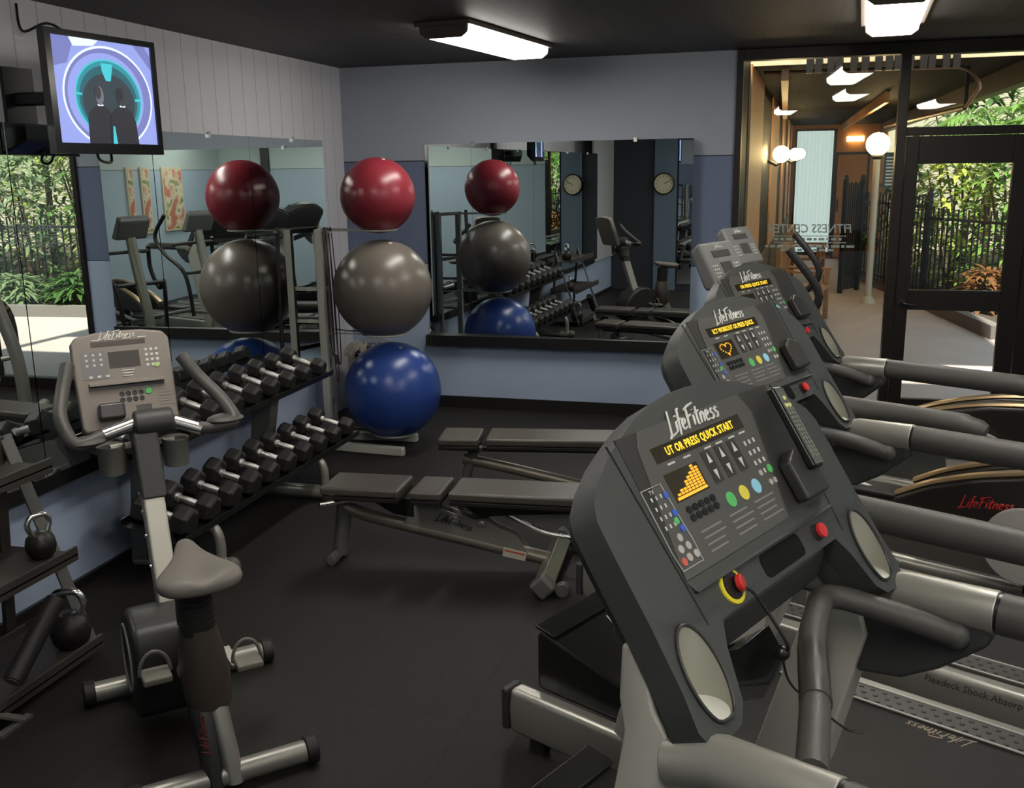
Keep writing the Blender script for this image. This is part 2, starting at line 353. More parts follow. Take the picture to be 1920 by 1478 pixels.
def rect(mb, x0, x1, z0, z1, o=.0012, d=.003): mb.prism([FP(x0, z0, o - d), FP(x1, z0, o - d), FP(x1, z1, o - d), FP(x0, z1, o - d)], FN * d)
def rrect(cx, cz, a, b, r, n=5):
    o = []
    for sx, sz, a0 in ((1, 1, 0), (-1, 1, 90), (-1, -1, 180), (1, -1, 270)):
        o += [(cx + sx * (a - r) + r * math.cos(math.radians(a0 + 90 * k / n)), cz + sz * (b - r * .827) + r * .827 * math.sin(math.radians(a0 + 90 * k / n))) for k in range(n + 1)]
    return o
def disc(mb, x, z, rx, rz=None, o=.002, d=.004, n=14):
    rz = rz or rx
    mb.prism([FP(x + rx * math.cos(2 * PI * k / n), z + rz * .827 * math.sin(2 * PI * k / n), o - d) for k in range(n)], FN * d)
def carve(o, cyls):
    """cut round holes through a mesh object and keep the result as its mesh"""
    cu = []
    for a, b, r in cyls:
        h = MB(); h.cyl(a, b, r, None, 32); c = h.build('cutter', M_cons); cu.append(c)
        m = o.modifiers.new('cut', 'BOOLEAN'); m.operation = 'DIFFERENCE'; m.object = c; m.solver = 'EXACT'
    mw = o.parent; o.parent = None
    me = bpy.data.meshes.new_from_object(o.evaluated_get(bpy.context.evaluated_depsgraph_get())); o.modifiers.clear(); old = o.data; o.data = me; me.name = old.name; o.parent = mw
    for c in cu: d = c.data; bpy.data.objects.remove(c); bpy.data.meshes.remove(d)
def treadmill(loc, label, led, graph, ring=True, full=True):
    t = thing('treadmill', label, 'treadmill', loc, TH, 'treadmills in a row')
    c = MB(); c.prism([FP(x, z, -.055) for x, z in CON], FN * .055); con = c.build('console', M_cons, t)
    carve(con, [((sx * .322, .0408, 1.095), (sx * .322, .0408, 1.32), .0425) for sx in (-1, 1)])
    bv = con.modifiers.new('bevel', 'BEVEL'); bv.width = .007; bv.segments = 3; bv.limit_method = 'ANGLE'; bv.angle_limit = math.radians(40)
    # back shell behind the console
    b = MB(); b.loft([[FP(x * k, 1.30 + (z - 1.30) * k, o) for x, z in CON] for k, o in ((.985, -.05), (.94, -.085), (.72, -.115))], False); b.f(b.bm.verts[-len(CON):]) ; b.build('console_back', M_shroud, con, .003)
    p = MB(); rect(p, -.258, .262, 1.262, 1.462, .0012); p.build('overlay', M_cons2, con)
    p = MB(); p.prism([FP(-.197, 1.462, .001), FP(.147, 1.462, .001), FP(.165, 1.43, .001), FP(.10, 1.26, .001), FP(-.26, 1.26, .001), FP(-.215, 1.44, .001)], FN * .0015); p.build('keypad_overlay', M_over, con)
    g = MB(); g.box(0, 0, 0, 0, 0, 0); g.bm.clear()
    for s in (-1, 1):
        g.prism([FP(s * .2845, 1.458, -.001), FP(s * .2815, 1.458, -.001), FP(s * .257, 1.20, -.001), FP(s * .260, 1.20, -.001)], FN * .0018)
    g.build('seam', M_dkey, con)
    # instruction lip
    l = MB(); l.prism([FP(-.262, 1.262, 0), FP(.262, 1.262, 0), FP(.25, 1.240, .006), FP(-.25, 1.240, .006)], FN * -.02); l.prism([FP(-.255, 1.2445, .002), FP(.255, 1.2445, .002), FP(.255, 1.2415, .008), FP(-.255, 1.2415, .008)], FN * .003)
    l.build('reading_ledge', M_cons, con, .002)
    i = MB()
    for x0 in (-.165, -.07, .02):
        for k in range(4): rect(i, x0, x0 + random.uniform(.055, .082), 1.303 - k * .0095, 1.3055 - k * .0095, .0034, .001)
    i.build('instructions', mat('grey_print', (.22, .22, .21), .5), con)
    brush_logo(.178, fM(-.028, 1.4545, .003), 'lettering', M_logo, con)
    d = MB(); rect(d, -.186, .112, 1.4105, 1.4335, .0034, .002); rect(d, -.186, -.083, 1.352, 1.394, .0034, .002); d.build('display_window', mat('dark_amber_glass', (.035, .028, .018), .12), con)
    text(led, .0205, fM(-.036, 1.4215, .0042), 'display_text', M_led, con, .0, .0004, .0002, 288 / (max(len(led), 1) * 17.4) * 1.16, 'CENTER', 1.08)
    lb = MB()
    for x in (-.15, -.10, -.03, .01, .055, .095): rect(lb, x - .011, x + .011, 1.4035, 1.4062, .0034, .001)
    lb.build('captions', M_key, con)
    q = MB()
    if graph == 'bars':
        for k, n in enumerate((1, 2, 2, 4, 5, 6, 8, 7)):
            for j in range(n): q.prism([FP(-.176 + k * .0112, 1.3600 + j * .0042, .0036), FP(-.1675 + k * .0112, 1.3600 + j * .0042, .0036), FP(-.1675 + k * .0112, 1.3632 + j * .0042, .0036), FP(-.176 + k * .0112, 1.3632 + j * .0042, .0036)], FN * .0005)
        rect(q, -.181, -.087, 1.3545, 1.3585, .0042, .0005)
    elif graph == 'heart':
        for k in range(22):
            a = 2 * PI * k / 22; hx = .016 * 16 * math.sin(a) ** 3 / 16 * 1.9; hz = (13 * math.cos(a) - 5 * math.cos(2 * a) - 2 * math.cos(3 * a) - math.cos(4 * a)) / 16 * .0165
            disc(q, -.134 + hx, 1.375 + hz, .0027, None, .0042, .0006, 6)
    if graph: q.build('graph', M_led2, con)
    else: q.bm.free()
    kb = MB()
    for k in range(5):
        disc(kb, -.166 + k * .019, 1.338, .0078, .0066, .0044); disc(kb, -.166 + k * .019, 1.326, .0078, .0066, .0044)
    kb.build('program_keys', M_dkey, con)
    ar = MB()
    for x in (-.045, 0, .045):
        rect(ar, x - .015, x + .015, 1.352, 1.402, .0032, .001)
    ar.build('key_column', M_cons2, con)
    ar = MB()
    for x in (-.045, 0, .045):
        for zz, s in ((1.389, 1), (1.366, -1)): ar.prism([FP(x - .006, zz - s * .006, .004), FP(x + .006, zz - s * .006, .004), FP(x, zz + s * .010, .004)], FN * .001)
    ar.build('arrow_keys', M_key, con)
    for x, n in ((-.041, 'green'), (.006, 'yellow'), (.052, 'blue')):
        k = MB(); disc(k, x, 1.324, .0140, None, .004, .004, 20); tag(k.build('button', M_btn[n], con, .001), n.replace('blue', 'pale blue') + ' round start key', None)
    nk = MB()
    for r in range(3):
        for k in range(3): rect(nk, .083 + k * .0165, .089 + k * .0165, 1.384 - r * .0165, 1.391 - r * .0165, .004, .001)
    rect(nk, .100, .105, 1.335, 1.342, .004, .001); nk.build('number_keys', M_key, con)
    gk = MB(); disc(gk, .121, 1.338, .0085, None, .0045); gk.build('enter_key', M_btn['green'], con)
    gk = MB(); [disc(gk, x, z, .0058, None, .0045) for x, z in ((.086, 1.338), (.103, 1.319), (.119, 1.319))]; gk.build('clear_keys', mat('pale_key', (.45, .42, .40), .4), con)
    # television keypad
    tv = MB(); zz = [(-.262, 1.386), (-.206, 1.386), (-.196, 1.30), (-.196, 1.272), (-.257, 1.272), (-.262, 1.30)]
    tv.tube([FP(x, z, .0035) for x, z in zz + [zz[0]]], .0011, 6); tv.build('keypad_outline', mat('grey_line', (.40, .40, .38), .5), con)
    tk = MB()
    for r in range(4):
        for k in range(3): rect(tk, -.247 + k * .0135, -.2435 + k * .0135, 1.368 - r * .0135, 1.3735 - r * .0135, .0036, .001)
    text('TV', .011, fM(-.238, 1.3795, .0036), 'caption', M_key, con); tk.build('number_keys', M_key, con)
    tk = MB(); [disc(tk, -.206, z, .0062, None, .0045) for z in (1.369, 1.343, 1.321)]; tk.build('volume_keys', M_bluek, con)
    tk = MB(); disc(tk, -.212, 1.333, .0062, None, .0045); tk.build('power_key', M_btn['green'], con)
    tk = MB(); [disc(tk, x, z, .0068, None, .0045) for x, z in ((-.225, 1.312), (-.236, 1.298), (-.214, 1.298), (-.225, 1.284), (-.204, 1.284))]; tk.build('channel_keys', mat('pale_key', (.45, .42, .40), .4), con)
    tk = MB(); disc(tk, -.243, 1.282, .0066, None, .0045); tk.build('mute_key', M_redk, con)
    # accessory tray and remote slot on the right of the panel
    s = MB(); s.prism([FP(.150, 1.335, .002), FP(.190, 1.352, .002), FP(.245, 1.335, .002), (FP(.252, 1.268, .002)), FP(.150, 1.268, .002)], FN * .028); s.build('holder', M_cons2, con, .008)
    # slot, lower bar and stop key
    s = MB(); s.prism([FP(x, z, -.004) for x, z in rrect(.025, 1.2195, .075, .0175, .013)], FN * .005); s.build('grip_slot', mat('slot_shade', (.004, .004, .004), .6, spec=.15), con)  # flat plate, the recess's shade painted in as near-black
    s = MB(); s.cyl(FP(.165, 1.2195, 0), FP(.165, 1.2195, .006), .017, .0155); s.build('stop_base', M_cons2, con)
    s = MB(); s.lathe([(.0105, .005), (.0145, .010), (.0135, .016), (.001, .018)], FP(.165, 1.2195), 20, FN, True); s.build('stop_button', M_red, con)
    s = MB(); s.cyl(FP(-.156, 1.224, -.001), FP(-.156, 1.224, .003), .0315, .0305, 32)
    s.build('key_ring_mark', M_yel if ring else M_cons2, con)
    s = MB(); s.cyl(FP(-.156, 1.224, .002), FP(-.156, 1.224, .005), .0240, .0232, 28); s.build('magnet_seat', M_dkey, con)
    if ring:
        s = MB(); s.cyl(FP(-.146, 1.223, .004), FP(-.142, 1.2215, .015), .0135, .0150, 20); k = s.build('safety_key', M_red, con, .003)
        s = MB(); s.tube(spline([FP(-.142, 1.214, .012), FP(-.135, 1.195, .02), Vector((-.13, .0, 1.14)), Vector((-.125, .01, 1.12))], 5), .0028, 8); s.ball((-.125, .01, 1.118), .013, 12, 8); s.build('safety_clip', M_dkey, con)
        s = MB(); s.tube(spline([(-.122, .01, 1.11), (-.06, .02, 1.03), (.02, .0, .955), (.075, -.03, .90), (.10, -.05, .89)], 6), .0022, 6); s.build('safety_cord', M_dkey, con)
    # cup holders in the wings
    for sx in (-1, 1):
        cx = sx * .322; n = 32; cy = .0408
        pt = lambda k, r, z=None: Vector((cx + r * math.cos(2 * PI * k / n), cy + r * math.sin(2 * PI * k / n), max(1.099, 1.095 + (cy + r * math.sin(2 * PI * k / n)) / .68) if z is None else z))
        r = MB(); r.loft([[pt(k, .0395, 1.098) for k in range(n)], [pt(k, .0412) + FN * .001 for k in range(n)]], False); r.mi = 1
        r.f([r.v(pt(k, .0400, 1.0985)) for k in range(n)])
        cpn = r.build('cup_holder', [M_cup, mat('pale_cup_floor', (.60, .60, .55), .45)], con, 0, 70)
        r = MB(); r.tube([pt(k, .0430) + FN * .0025 for k in range(n)] + [pt(0, .0430) + FN * .0025], .0028, 8); r.build('cup_rim', M_cons2, con)
    # handrails
    for sx in (-1, 1):
        x = sx * .372
        h = MB(); h.tube([(x, .06, 1.03), (x, -.02, 1.056), (x, -.19, 1.062)], .042, 18); h.build('rail_sleeve', M_silver, t, .003)
        h = MB(); h.tube(rounded([(x, -.192, 1.062), (x, -.70, 1.058), (x, -.755, 1.05)], .02) + [Vector((x, -.775, 1.046))], [.040] * 2 + [.040] * 3 + [.036, .033, .024], 18); h.build('handrail', M_grip, t, .003)
        h = MB(); h.tube([(x, -.190, 1.062), (x, -.196, 1.062)], .0405, 18); h.build('rail_joint', M_dkey, t)
        h = MB(); h.prism([(x - .03, .05, 1.05), (x - .03, -.185, 1.045), (x - .03, -.185, 1.00), (x - .03, -.10, .925), (x - .03, -.03, .882), (x - .03, .06, .868)], (.06, 0, 0)); h.build('rail_shroud', M_shroud, t, .012)
        # upright post
        dy = -.028 if sx < 0 else 0
        h = MB(); h.loft([[(x - sx * dx - .040 * k, y + dy - d, z), (x - sx * dx + .040 * k, y + dy - d, z), (x - sx * dx + .042 * k, y + dy + d * .2, z), (x - sx * dx + .024 * k, y + dy + d, z), (x - sx * dx - .024 * k, y + dy + d, z), (x - sx * dx - .042 * k, y + dy + d * .2, z)] for y, z, d, k, dx in ((.37, .03, .085, 1, 0), (.315, .28, .082, 1, 0), (.195, .62, .078, 1, 0), (.108, .96, .070, 1, 0), (.122, 1.05, .050, .7, .010), (.150, 1.10, .034, .5, .008), (.160, 1.19, .020, .25, .002))])
        h.build('upright', M_upr, t, .012)
    # ergonomic front bar
    bar = rounded([(-.345, -.14, 1.08), (-.17, -.068, 1.098), (.00, .015, 1.092), (.245, .098, 1.070), (.275, -.04, 1.050), (.335, -.125, 1.012)], .065, 6)
    h = MB(); h.tube(bar, .0235, 14); fb = h.build('front_bar', M_grip, t)
    h = MB(); h.tube([(-.20, -.081, 1.0955), (-.04, -.005, 1.0935)], .0248, 14); h.build('pulse_sensor', mat('worn_grip_pad', (.05, .045, .04), .35), fb)
    h = MB(); h.ball((.337, -.128, 1.012), .027, 14, 10); h.build('bar_knob', M_grip, fb)
    # bridge below the console
    h = MB(); h.prism([(-.31, .09, 1.17), (-.31, .17, 1.17), (-.31, .17, 1.10), (-.31, .11, 1.09)], (.62, 0, 0)); h.build('cross_bridge', M_shroud, t, .01)
    h = MB(); h.prism([(-.09, .115, 1.20), (.07, .115, 1.20), (.035, .115, 1.065), (-.10, .115, 1.085)], (0, .03, 0)); bk = h.build('neck_bracket', M_upr, t, .006)
    h = MB(); h.cyl((-.03, .1145, 1.115), (-.03, .1135, 1.115), .007, None, 12); h.build('bolt_hole', M_dkey, bk)
    h = MB(); h.prism([(-.30, .12, 1.09), (-.05, .06, 1.02), (.10, .10, .99), (.14, .16, 1.03), (-.05, .13, 1.06), (-.30, .19, 1.12)], (0, .015, -.045)); h.build('cable_cover', M_dkey, t, .01)
    # deck, belt, frame
    for sx in (-1, 1):
        x = sx * .375
        h = MB(); h.loft([[(x - .035, y, .045), (x + .035, y, .045), (x + .042, y, .13), (x + .032, y, .205), (x - .032, y, .205), (x - .042, y, .13)] for y in (.80, -1.25)]); fr = h.build('side_frame', M_silver, t, .02, 30, 3)
        h = MB(); h.box(x - .04, x + .04, .80, .83, .05, .20); h.build('frame_cap', M_shroud, fr, .01)
        h = MB(); h.box(sx * .292 - .052, sx * .292 + .052, -1.22, .30, .185, .212); h.mi = 1
        for k in range(36):
            for j in range(3): h.lathe([(.0085, 0), (.007, .003), (.001, .0038)], (sx * .292 + (j - 1) * .032, .20 - k * .038 - (j % 2) * .019, .212), 8)
        rl = h.build('foot_rail', [M_rail, mat('dimple_grey', (.05, .048, .045), .42)], t)
        h = MB(); h.box(sx * .292 - .0545, sx * .292 - .049, -1.22, .30, .2115, .2155); h.box(sx * .292 + .049, sx * .292 + .0545, -1.22, .30, .2115, .2155); h.build('edge_strip', mat('pale_edge_strip', (.55, .55, .50), .35), rl)
    if full:
        text('Flexdeck Shock Absorption', .036, frame((-.4185, -.845, .17), (0, -1, 0), (.05, 0, 1)), 'lettering', mat('dark_print', (.05, .05, .05), .5), t, .1, 0, .0004, .9)
    h = MB(); h.box(-.245, .245, -1.22, .38, .170, .205); bl = h.build('belt', M_belt, t, .004)
    brush_logo(.20, frame((.205, -.385, .2056), (0, 1, 0), (-1, 0, 0)), 'lettering', mat('tan_print', (.40, .33, .25), .6), bl, .04)
    h = MB(); h.box(-.34, .34, -1.20, .36, .07, .165); h.build('deck', M_shroud, t)
    h = MB(); h.loft([[(-.345, .36, .20), (.345, .36, .20), (.345, .36, .315), (-.345, .36, .315)], [(-.345, .70, .20), (.345, .70, .20), (.345, .70, .41), (-.345, .70, .41)], [(-.33, .74, .20), (.33, .74, .20), (.33, .74, .39), (-.33, .74, .39)]]); mc = h.build('motor_cover', mat('glossy_black_cover', (.014, .014, .014), .22), t, .012)
    h = MB(); h.loft([[(-.345, .655, .404), (.345, .655, .404), (.345, .655, .412), (-.345, .655, .412)], [(-.345, .735, .418), (.345, .735, .418), (.345, .735, .43), (-.345, .735, .43)]]); h.build('cover_lip', mat('glossy_black_cover', (.014, .014, .014), .22), mc, .004)
    brush_logo(.20, frame((-.02, .60, .3935), (1, 0, 0), (0, 1, .26)), 'lettering', M_logo, mc, .045)
    h = MB(); h.box(-.33, .33, -1.27, -1.19, .06, .20); h.build('rear_roller_cover', M_shroud, t, .02)
    h = MB()
    for sx in (-1, 1):
        for y in (.70, -1.1):
            h = MB(); h.cyl((sx * .37, y, 0), (sx * .37, y, .05), .035, .03, 14); h.build('levelling_foot', M_rubber, t)
    return t
O1 = Vector((3.203, -5.774, 0)); O2 = O1 + Vector((-.005, 1.252, 0)); O3 = O1 + Vector((.023, 2.353, 0))
treadmill(O1, 'nearest treadmill, its display showing an amber bar graph and a remote control on the console', 'UT OR PRESS QUICK START', 'bars')
treadmill(O2, 'middle treadmill of the row, an amber heart on its display', 'ECT WORKOUT OR PRESS QUICK', 'heart', False)
treadmill(O3, 'farthest treadmill, nearest the storefront window, behind the heart display one', 'OR PRESS QUICK START', None, False)
# remote control in the holder of the nearest console
t = thing('remote_control', 'slim dark remote control with rows of keys lying in the nearest treadmill console holder', 'remote control', O1, TH)
a, b = Vector(FP(.238, 1.448, .026)), Vector(FP(.215, 1.306, .038)); ax = (b - a).normalized(); sd = ax.cross(FN).normalized(); nn = sd.cross(ax)
if nn.dot(FN) < 0: nn = -nn
q = MB(); q.prism([a + sd * .019 - nn * .008, a - sd * .019 - nn * .008, b - sd * .019 - nn * .008, b + sd * .019 - nn * .008], nn * .018); q.build('case', M_dkey, t, .006)
q = MB(); q.prism([a.lerp(b, .03) + sd * .016 + nn * .010, a.lerp(b, .03) - sd * .016 + nn * .010, a.lerp(b, .97) - sd * .016 + nn * .010, a.lerp(b, .97) + sd * .016 + nn * .010], nn * .0012); q.build('face', mat('olive_grey_face', (.11, .115, .10), .35), t)
q = MB(); L = (b - a).length
for r in range(12):
    for k in range(3):
        o = a + ax * (L * (.30 + r * .052)) + sd * (k - 1) * .010 + nn * .0112; q.prism([o + sd * .0032 + ax * .0028, o - sd * .0032 + ax * .0028, o - sd * .0032 - ax * .0028, o + sd * .0032 - ax * .0028], nn * .0014)
q.build('number_keys', mat('grey_green_key', (.20, .21, .18), .4), t)
q = MB()
for f_, k in ((.16, 0), (.25, -.6), (.25, .6)): q.lathe([(.005, 0), (.004, .002), (.0005, .0025)], a + ax * L * f_ + sd * k * .010 + nn * .0112, 12, nn, True)
q.build('navigation_keys', mat('pale_yellow_key', (.75, .72, .30), .4), t)

# ---------------------------------------------------------------- ellipticals beyond the treadmills
M_hous = mat('black_brown_housing', (.020, .016, .014), .35); M_accent = mat('bronze_accent_strip', (.36, .25, .14), .3, .7)
M_gcons = mat('light_grey_console', (.20, .20, .195), .45)
def elliptical(loc, label, logo=True):
    t = thing('elliptical_trainer', label, 'elliptical trainer', loc, TH, 'elliptical trainers beyond the treadmills')
    h = MB(); h.tube([(0, .28, .06), (0, -1.95, .06)], .04, 12); h.build('base_rail', M_silver, t)
    for y in (.28, -1.95):
        h = MB(); h.tube([(-.30, y, .045), (.30, y, .045)], .045, 14); h.build('stabilizer', M_silver, t)
    h = MB(); h.tube(spline([(0, .22, .06), (0, .20, .5), (0, .08, 1.0), (0, .02, 1.30)], 5), .05, 14); h.build('mast', M_silver, t)
    prof = [(-.93, .36), (-.95, .43), (-1.10, .51), (-1.30, .58), (-1.52, .63), (-1.78, .655), (-1.98, .62), (-2.05, .52), (-2.0, .44), (-1.75, .40), (-1.45, .375), (-1.10, .345)]
    h = MB(); h.prism([(-.17, y, z) for y, z in prof], (.10, 0, 0)); ho = h.build('drive_housing', M_hous, t, .02, 40, 3)
    h = MB(); h.prism([(.07, y, z) for y, z in prof], (.10, 0, 0)); h.build('drive_housing', M_hous, t, .02, 40, 3)
    for x in (-.125, .115):
        h = MB(); h.tube(spline([(x, y, z + .004) for y, z in prof[1:7]], 4), .016, 8, True, 2.2); h.build('accent_strip', M_accent, ho)
    if logo: brush_logo(.225, frame((-.1715, -1.335, .478), (0, -1, .12), (0, .12, 1)), 'lettering', M_red, ho)
    h = MB(); h.cyl((-.205, -1.50, .33), (-.180, -1.50, .33), .165, None, 40); h.build('flywheel_disc', mat('grey_disc', (.46, .44, .41), .4), t, .006)
    h = MB(); h.box(-.05, .05, -1.62, -1.48, .06, .45); h.build('drive_stand', M_hous, t, .01)
    for sx in (-1, 1):
        lo = 0 if sx > 0 else .26
        h = MB(); h.tube([(sx * .21, .12, .42 + sx * .05), (sx * .21, -1.0, .30 - sx * .04), (sx * .21, -1.5, .36)], .022, 10); h.build('pedal_arm', M_silver, t)
        h = MB(); h.box(sx * .21 - .08, sx * .21 + .08, -.95, -.58, .335 - sx * .03, .365 - sx * .03); h.build('pedal', M_rubber, t, .012)
        h = MB(); h.tube(spline([(sx * .23, .14, .40), (sx * .27, .10, .85), (sx * .28, -.10 - sx * .1, 1.05 - lo), (sx * .28, -.24 - sx * .12, 1.24 - lo), (sx * .25, -.14 - sx * .06, 1.47 - lo)], 6), .021, 10); h.build('moving_arm', M_rubber, t)
        h = MB(); h.tube([(sx * .04, .10, .86), (sx * .25, .10, .86)], .02, 10); h.build('pivot', M_shroud, t)
    h = MB(); h.prism([(-.17, .04, 1.285), (-.17, .13, 1.47), (-.17, .085, 1.525), (-.17, -.05, 1.30)], (.34, 0, 0)); c = h.build('console', M_gcons, t, .02, 40, 3)
    n = Vector((0, -.86, .515)); u = Vector((0, .515, .86)); cp = lambda x, k, o: Vector((x, -.05, 1.30)) + u * k + n * o
    h = MB(); h.prism([cp(-.085, .17, .001), cp(.085, .17, .001), cp(.085, .205, .001), cp(-.085, .205, .001)], n * .002); h.prism([cp(-.05, .07, .001), cp(.05, .07, .001), cp(.05, .14, .001), cp(-.05, .14, .001)], n * .002); h.build('display', mat('dull_lcd', (.09, .085, .08), .25), c)
    for x in (-.14, -.12, -.10, .075, .095, .115):
        for k in (.06, .08, .10, .12):
            h = MB(); h.prism([cp(x, k, .001), cp(x + .012, k, .001), cp(x + .012, k + .01, .001), cp(x, k + .01, .001)], n * .002); h.build('key', M_key, c)
    brush_logo(.10, frame(cp(0, .225, .002), (1, 0, 0), u), 'lettering', M_logo, c)
    h = MB(); h.tube(rounded([(-.22, -.14, 1.15), (-.20, .0, 1.17), (.20, .0, 1.17), (.22, -.14, 1.15)], .05), .018, 10); h.build('fixed_handlebar', M_grip, t)
    return t
elliptical((2.86, -2.35, 0), 'elliptical trainer next to the farthest treadmill, red lettering on its black rear housing')
elliptical((2.90, -1.10, 0), 'elliptical trainer closest to the glass door, its grey flywheel disc showing below the arm', False)

# ---------------------------------------------------------------- exercise bike
M_bike = mat('charcoal_bike_housing', (.028, .027, .026), .45, bump=.05, bscale=300); M_bcons = mat('taupe_console_plastic', (.24, .205, .18), .5)
M_saddle = mat('grey_saddle_vinyl', (.175, .158, .138), .5, bump=.06, bscale=250); M_brown = mat('bronze_brown_plastic', (.070, .055, .045), .38)
def exercise_bike(loc, rz):
    t = thing('exercise_bike', 'upright exercise bike with a grey saddle in the foreground facing the mirrors', 'exercise bike', loc, rz)
    for y, hx in ((-.375, .255), (.375, .31)):
        h = MB(); h.tube([(-hx, y, .046), (hx, y, .046)], .036, 18); st = h.build('stabilizer', M_silver, t)
        for s in (-1, 1):
            h = MB(); h.tube([(s * hx - s * .005, y, .046), (s * (hx + .035), y, .046)], .046, 18); h.build('end_cap', M_rubber, st, .006)
    sec = lambda p, wx, wy, x0=0., n=16, pw=2.6: [Vector((x0 + wx * math.copysign(abs(math.cos(2 * PI * k / n)) ** (2 / pw), math.cos(2 * PI * k / n)), p[0] + wy * math.copysign(abs(math.sin(2 * PI * k / n)) ** (2 / pw), math.sin(2 * PI * k / n)), p[1])) for k in range(n)]
    h = MB(); h.loft([sec((-.375, .03), .030, .05, .018), sec((-.345, .12), .032, .05, .012), sec((-.29, .24), .034, .06, .0), sec((-.24, .32), .035, .06, 0)]); h.build('rear_beam', M_silver, t)
    h = MB(); h.loft([sec((-.365, .03), .028, .06, -.040), sec((-.33, .12), .034, .07, -.042), sec((-.26, .25), .045, .08, -.04), sec((-.18, .32), .05, .1, -.04)]); bs = h.build('beam_shroud', M_bike, t)
    brush_logo(.125, frame((-.062, -.384, .205), (0, .42, .9), (-.9, -.3, .15)), 'lettering', mat('dull_red_lettering', (.16, .012, .012), .5), bs)
    h = MB(); h.loft([sec((-.25, .21), .040, .05, -.012), sec((-.26, .25), .068, .08, -.015), sec((-.255, .36), .077, .09, -.020), sec((-.25, .46), .064, .08, -.025), sec((-.255, .515), .052, .07, -.028)]); h.build('rear_housing', M_brown, t)
    h = MB(); h.loft([sec((-.262, .50), .054, .062, -.030), sec((-.265, .60), .052, .060, -.032), sec((-.27, .68), .057, .065, -.032)])
    for k in range(7): h.loft([sec((-.262 - .001 * k, .53 + .02 * k), .058, .066, -.031), sec((-.262 - .001 * k, .538 + .02 * k), .058, .066, -.031)])
    h.build('seat_shroud', M_rubber, t)
    prof = [(-.06, .435), (.03, .465), (.12, .455), (.22, .40), (.31, .30), (.34, .19), (.30, .10), (.18, .065), (.04, .08), (-.05, .15), (-.09, .27), (-.09, .38)]
    h = MB(); h.prism([(-.205, y, z) for y, z in prof], (.265, 0, 0)); bd = h.build('drive_housing', M_bike, t, .025, 40, 3)
    h = MB(); h.tube(spline([(-.2075, .12 + .115 * math.cos(a), .275 + .115 * math.sin(a)) for a in [2 * PI * k / 24 for k in range(25)]], 2), .004, 6); h.build('crank_ring', mat('grey_line', (.30, .30, .28), .5), bd)
    for s, y0, z0 in ((-1, -.10, .335), (1, .0, .255)):
        h = MB(); h.beam((s * .10 - .06 * (s < 0), .02, .275), (s * .115 - .06 * (s < 0), y0 - .07, z0 - .015), .03, .02); ck = h.build('crank', M_silver, t, .004)
        h = MB(); h.box(s * .155 - .045, s * .155 + .045, y0 - .12, y0 - .03, z0 - .015, z0 + .010); pd = h.build('pedal', mat('pale_pedal_rubber', (.20, .19, .16), .5), ck, .008)
        h = MB(); h.tube([(s * .155 + .048 * math.cos(a), y0 - .06, z0 + .075 * math.sin(a)) for a in [PI * k / 14 for k in range(15)]], .006, 8); h.build('strap', mat('grey_strap', (.16, .15, .14), .5), ck)
    # mast, head, bars
    h = MB(); h.loft([[(-.055 + a * .036, y + b * .045, z) for a, b in ((-1, -1), (1, -1), (1, 1), (-1, 1))] for y, z in ((.10, .34), (.16, .50), (.34, .99))]); ms = h.build('mast', mat('pale_silver_mast', (.62, .59, .52), .4, .2), t, .010)
    h = MB(); [h.lathe([(.008, 0), (.007, .005), (.001, .007)], (-.092, .12 + .37 * (z - .38), z), 10, (-1, -.3, 0), True) for z in (.56, .66, .74, .80)]; h.build('bolt', M_chrome, ms)
    h = MB(); h.loft([[(-.052 + a * .043, y - .004 + b * .056, z) for a, b in ((-1, -1), (1, -1), (1, 1), (-1, 1))] for y, z in ((.275, .79), (.36, 1.01))]); h.build('mast_sleeve', M_shroud, t, .012)
    h = MB(); h.tube([(-.082, .34, 1.035), (.050, .34, 1.035)], .047, 18); h.build('bar_clamp', M_shroud, t, .01)
    L = [(-.07, .34, 1.04), (-.19, .30, 1.018), (-.285, .26, .995), (-.318, .33, 1.09), (-.292, .42, 1.165), (-.262, .47, 1.245)]
    R = [(.04, .34, 1.035), (.14, .30, .995), (.265, .27, 1.012), (.232, .36, 1.085), (.17, .43, 1.16), (.118, .47, 1.240)]
    for P_, s in ((L, -1), (R, 1)):
        h = MB(); h.tube(rounded(P_, .045, 5), .0235, 14); hb = h.build('handlebar', M_grip, t)
        c = Vector(P_[2]) + Vector((-s * .04, .03, .012))
        h = MB(); h.tube([Vector(P_[1]) + Vector((0, 0, .001)), Vector(P_[1]).lerp(Vector(P_[0]), .85)], .0245, 14); h.build('pulse_plate', M_chrome, hb)
        h = MB(); h.ball(c, .066, 16, 8, (1.0, .8, .26)); h.build('elbow_pad', M_grip, hb)
    for cx in (-.165, .052):
        h = MB(); h.lathe([(.043, -.05), (.047, .05), (.0485, .052), (.0485, .047), (.041, .045), (.038, -.040), (.001, -.041), (.001, -.05)], (cx, .345, .918), 24, (0, 0, 1), False); h.build('bottle_cup', mat('grey_cup_plastic', (.135, .13, .115), .5), t)
        h = MB(); h.tube([(cx, .36, .955), (-.05, .38, .955)], .012, 8); h.build('cup_bracket', M_white_steel, t)
    # console
    B = Vector((-.075, .43, 1.0)); u = Vector((0, .36, .93)).normalized(); n = Vector((0, -.93, .36)).normalized()
    cp = lambda x, k, o=0.: B + Vector((x, 0, 0)) + u * k + n * o
    ol = [(-.165, .02), (-.155, .0), (.155, .0), (.165, .02), (.168, .20), (.168, .325), (.150, .350), (.08, .362), (0, .365), (-.08, .362), (-.150, .350), (-.168, .325), (-.168, .20)]
    h = MB(); h.prism([cp(x, k, -.05) for x, k in ol], n * .05); c = h.build('console', M_bcons, t, .010, 40, 3)
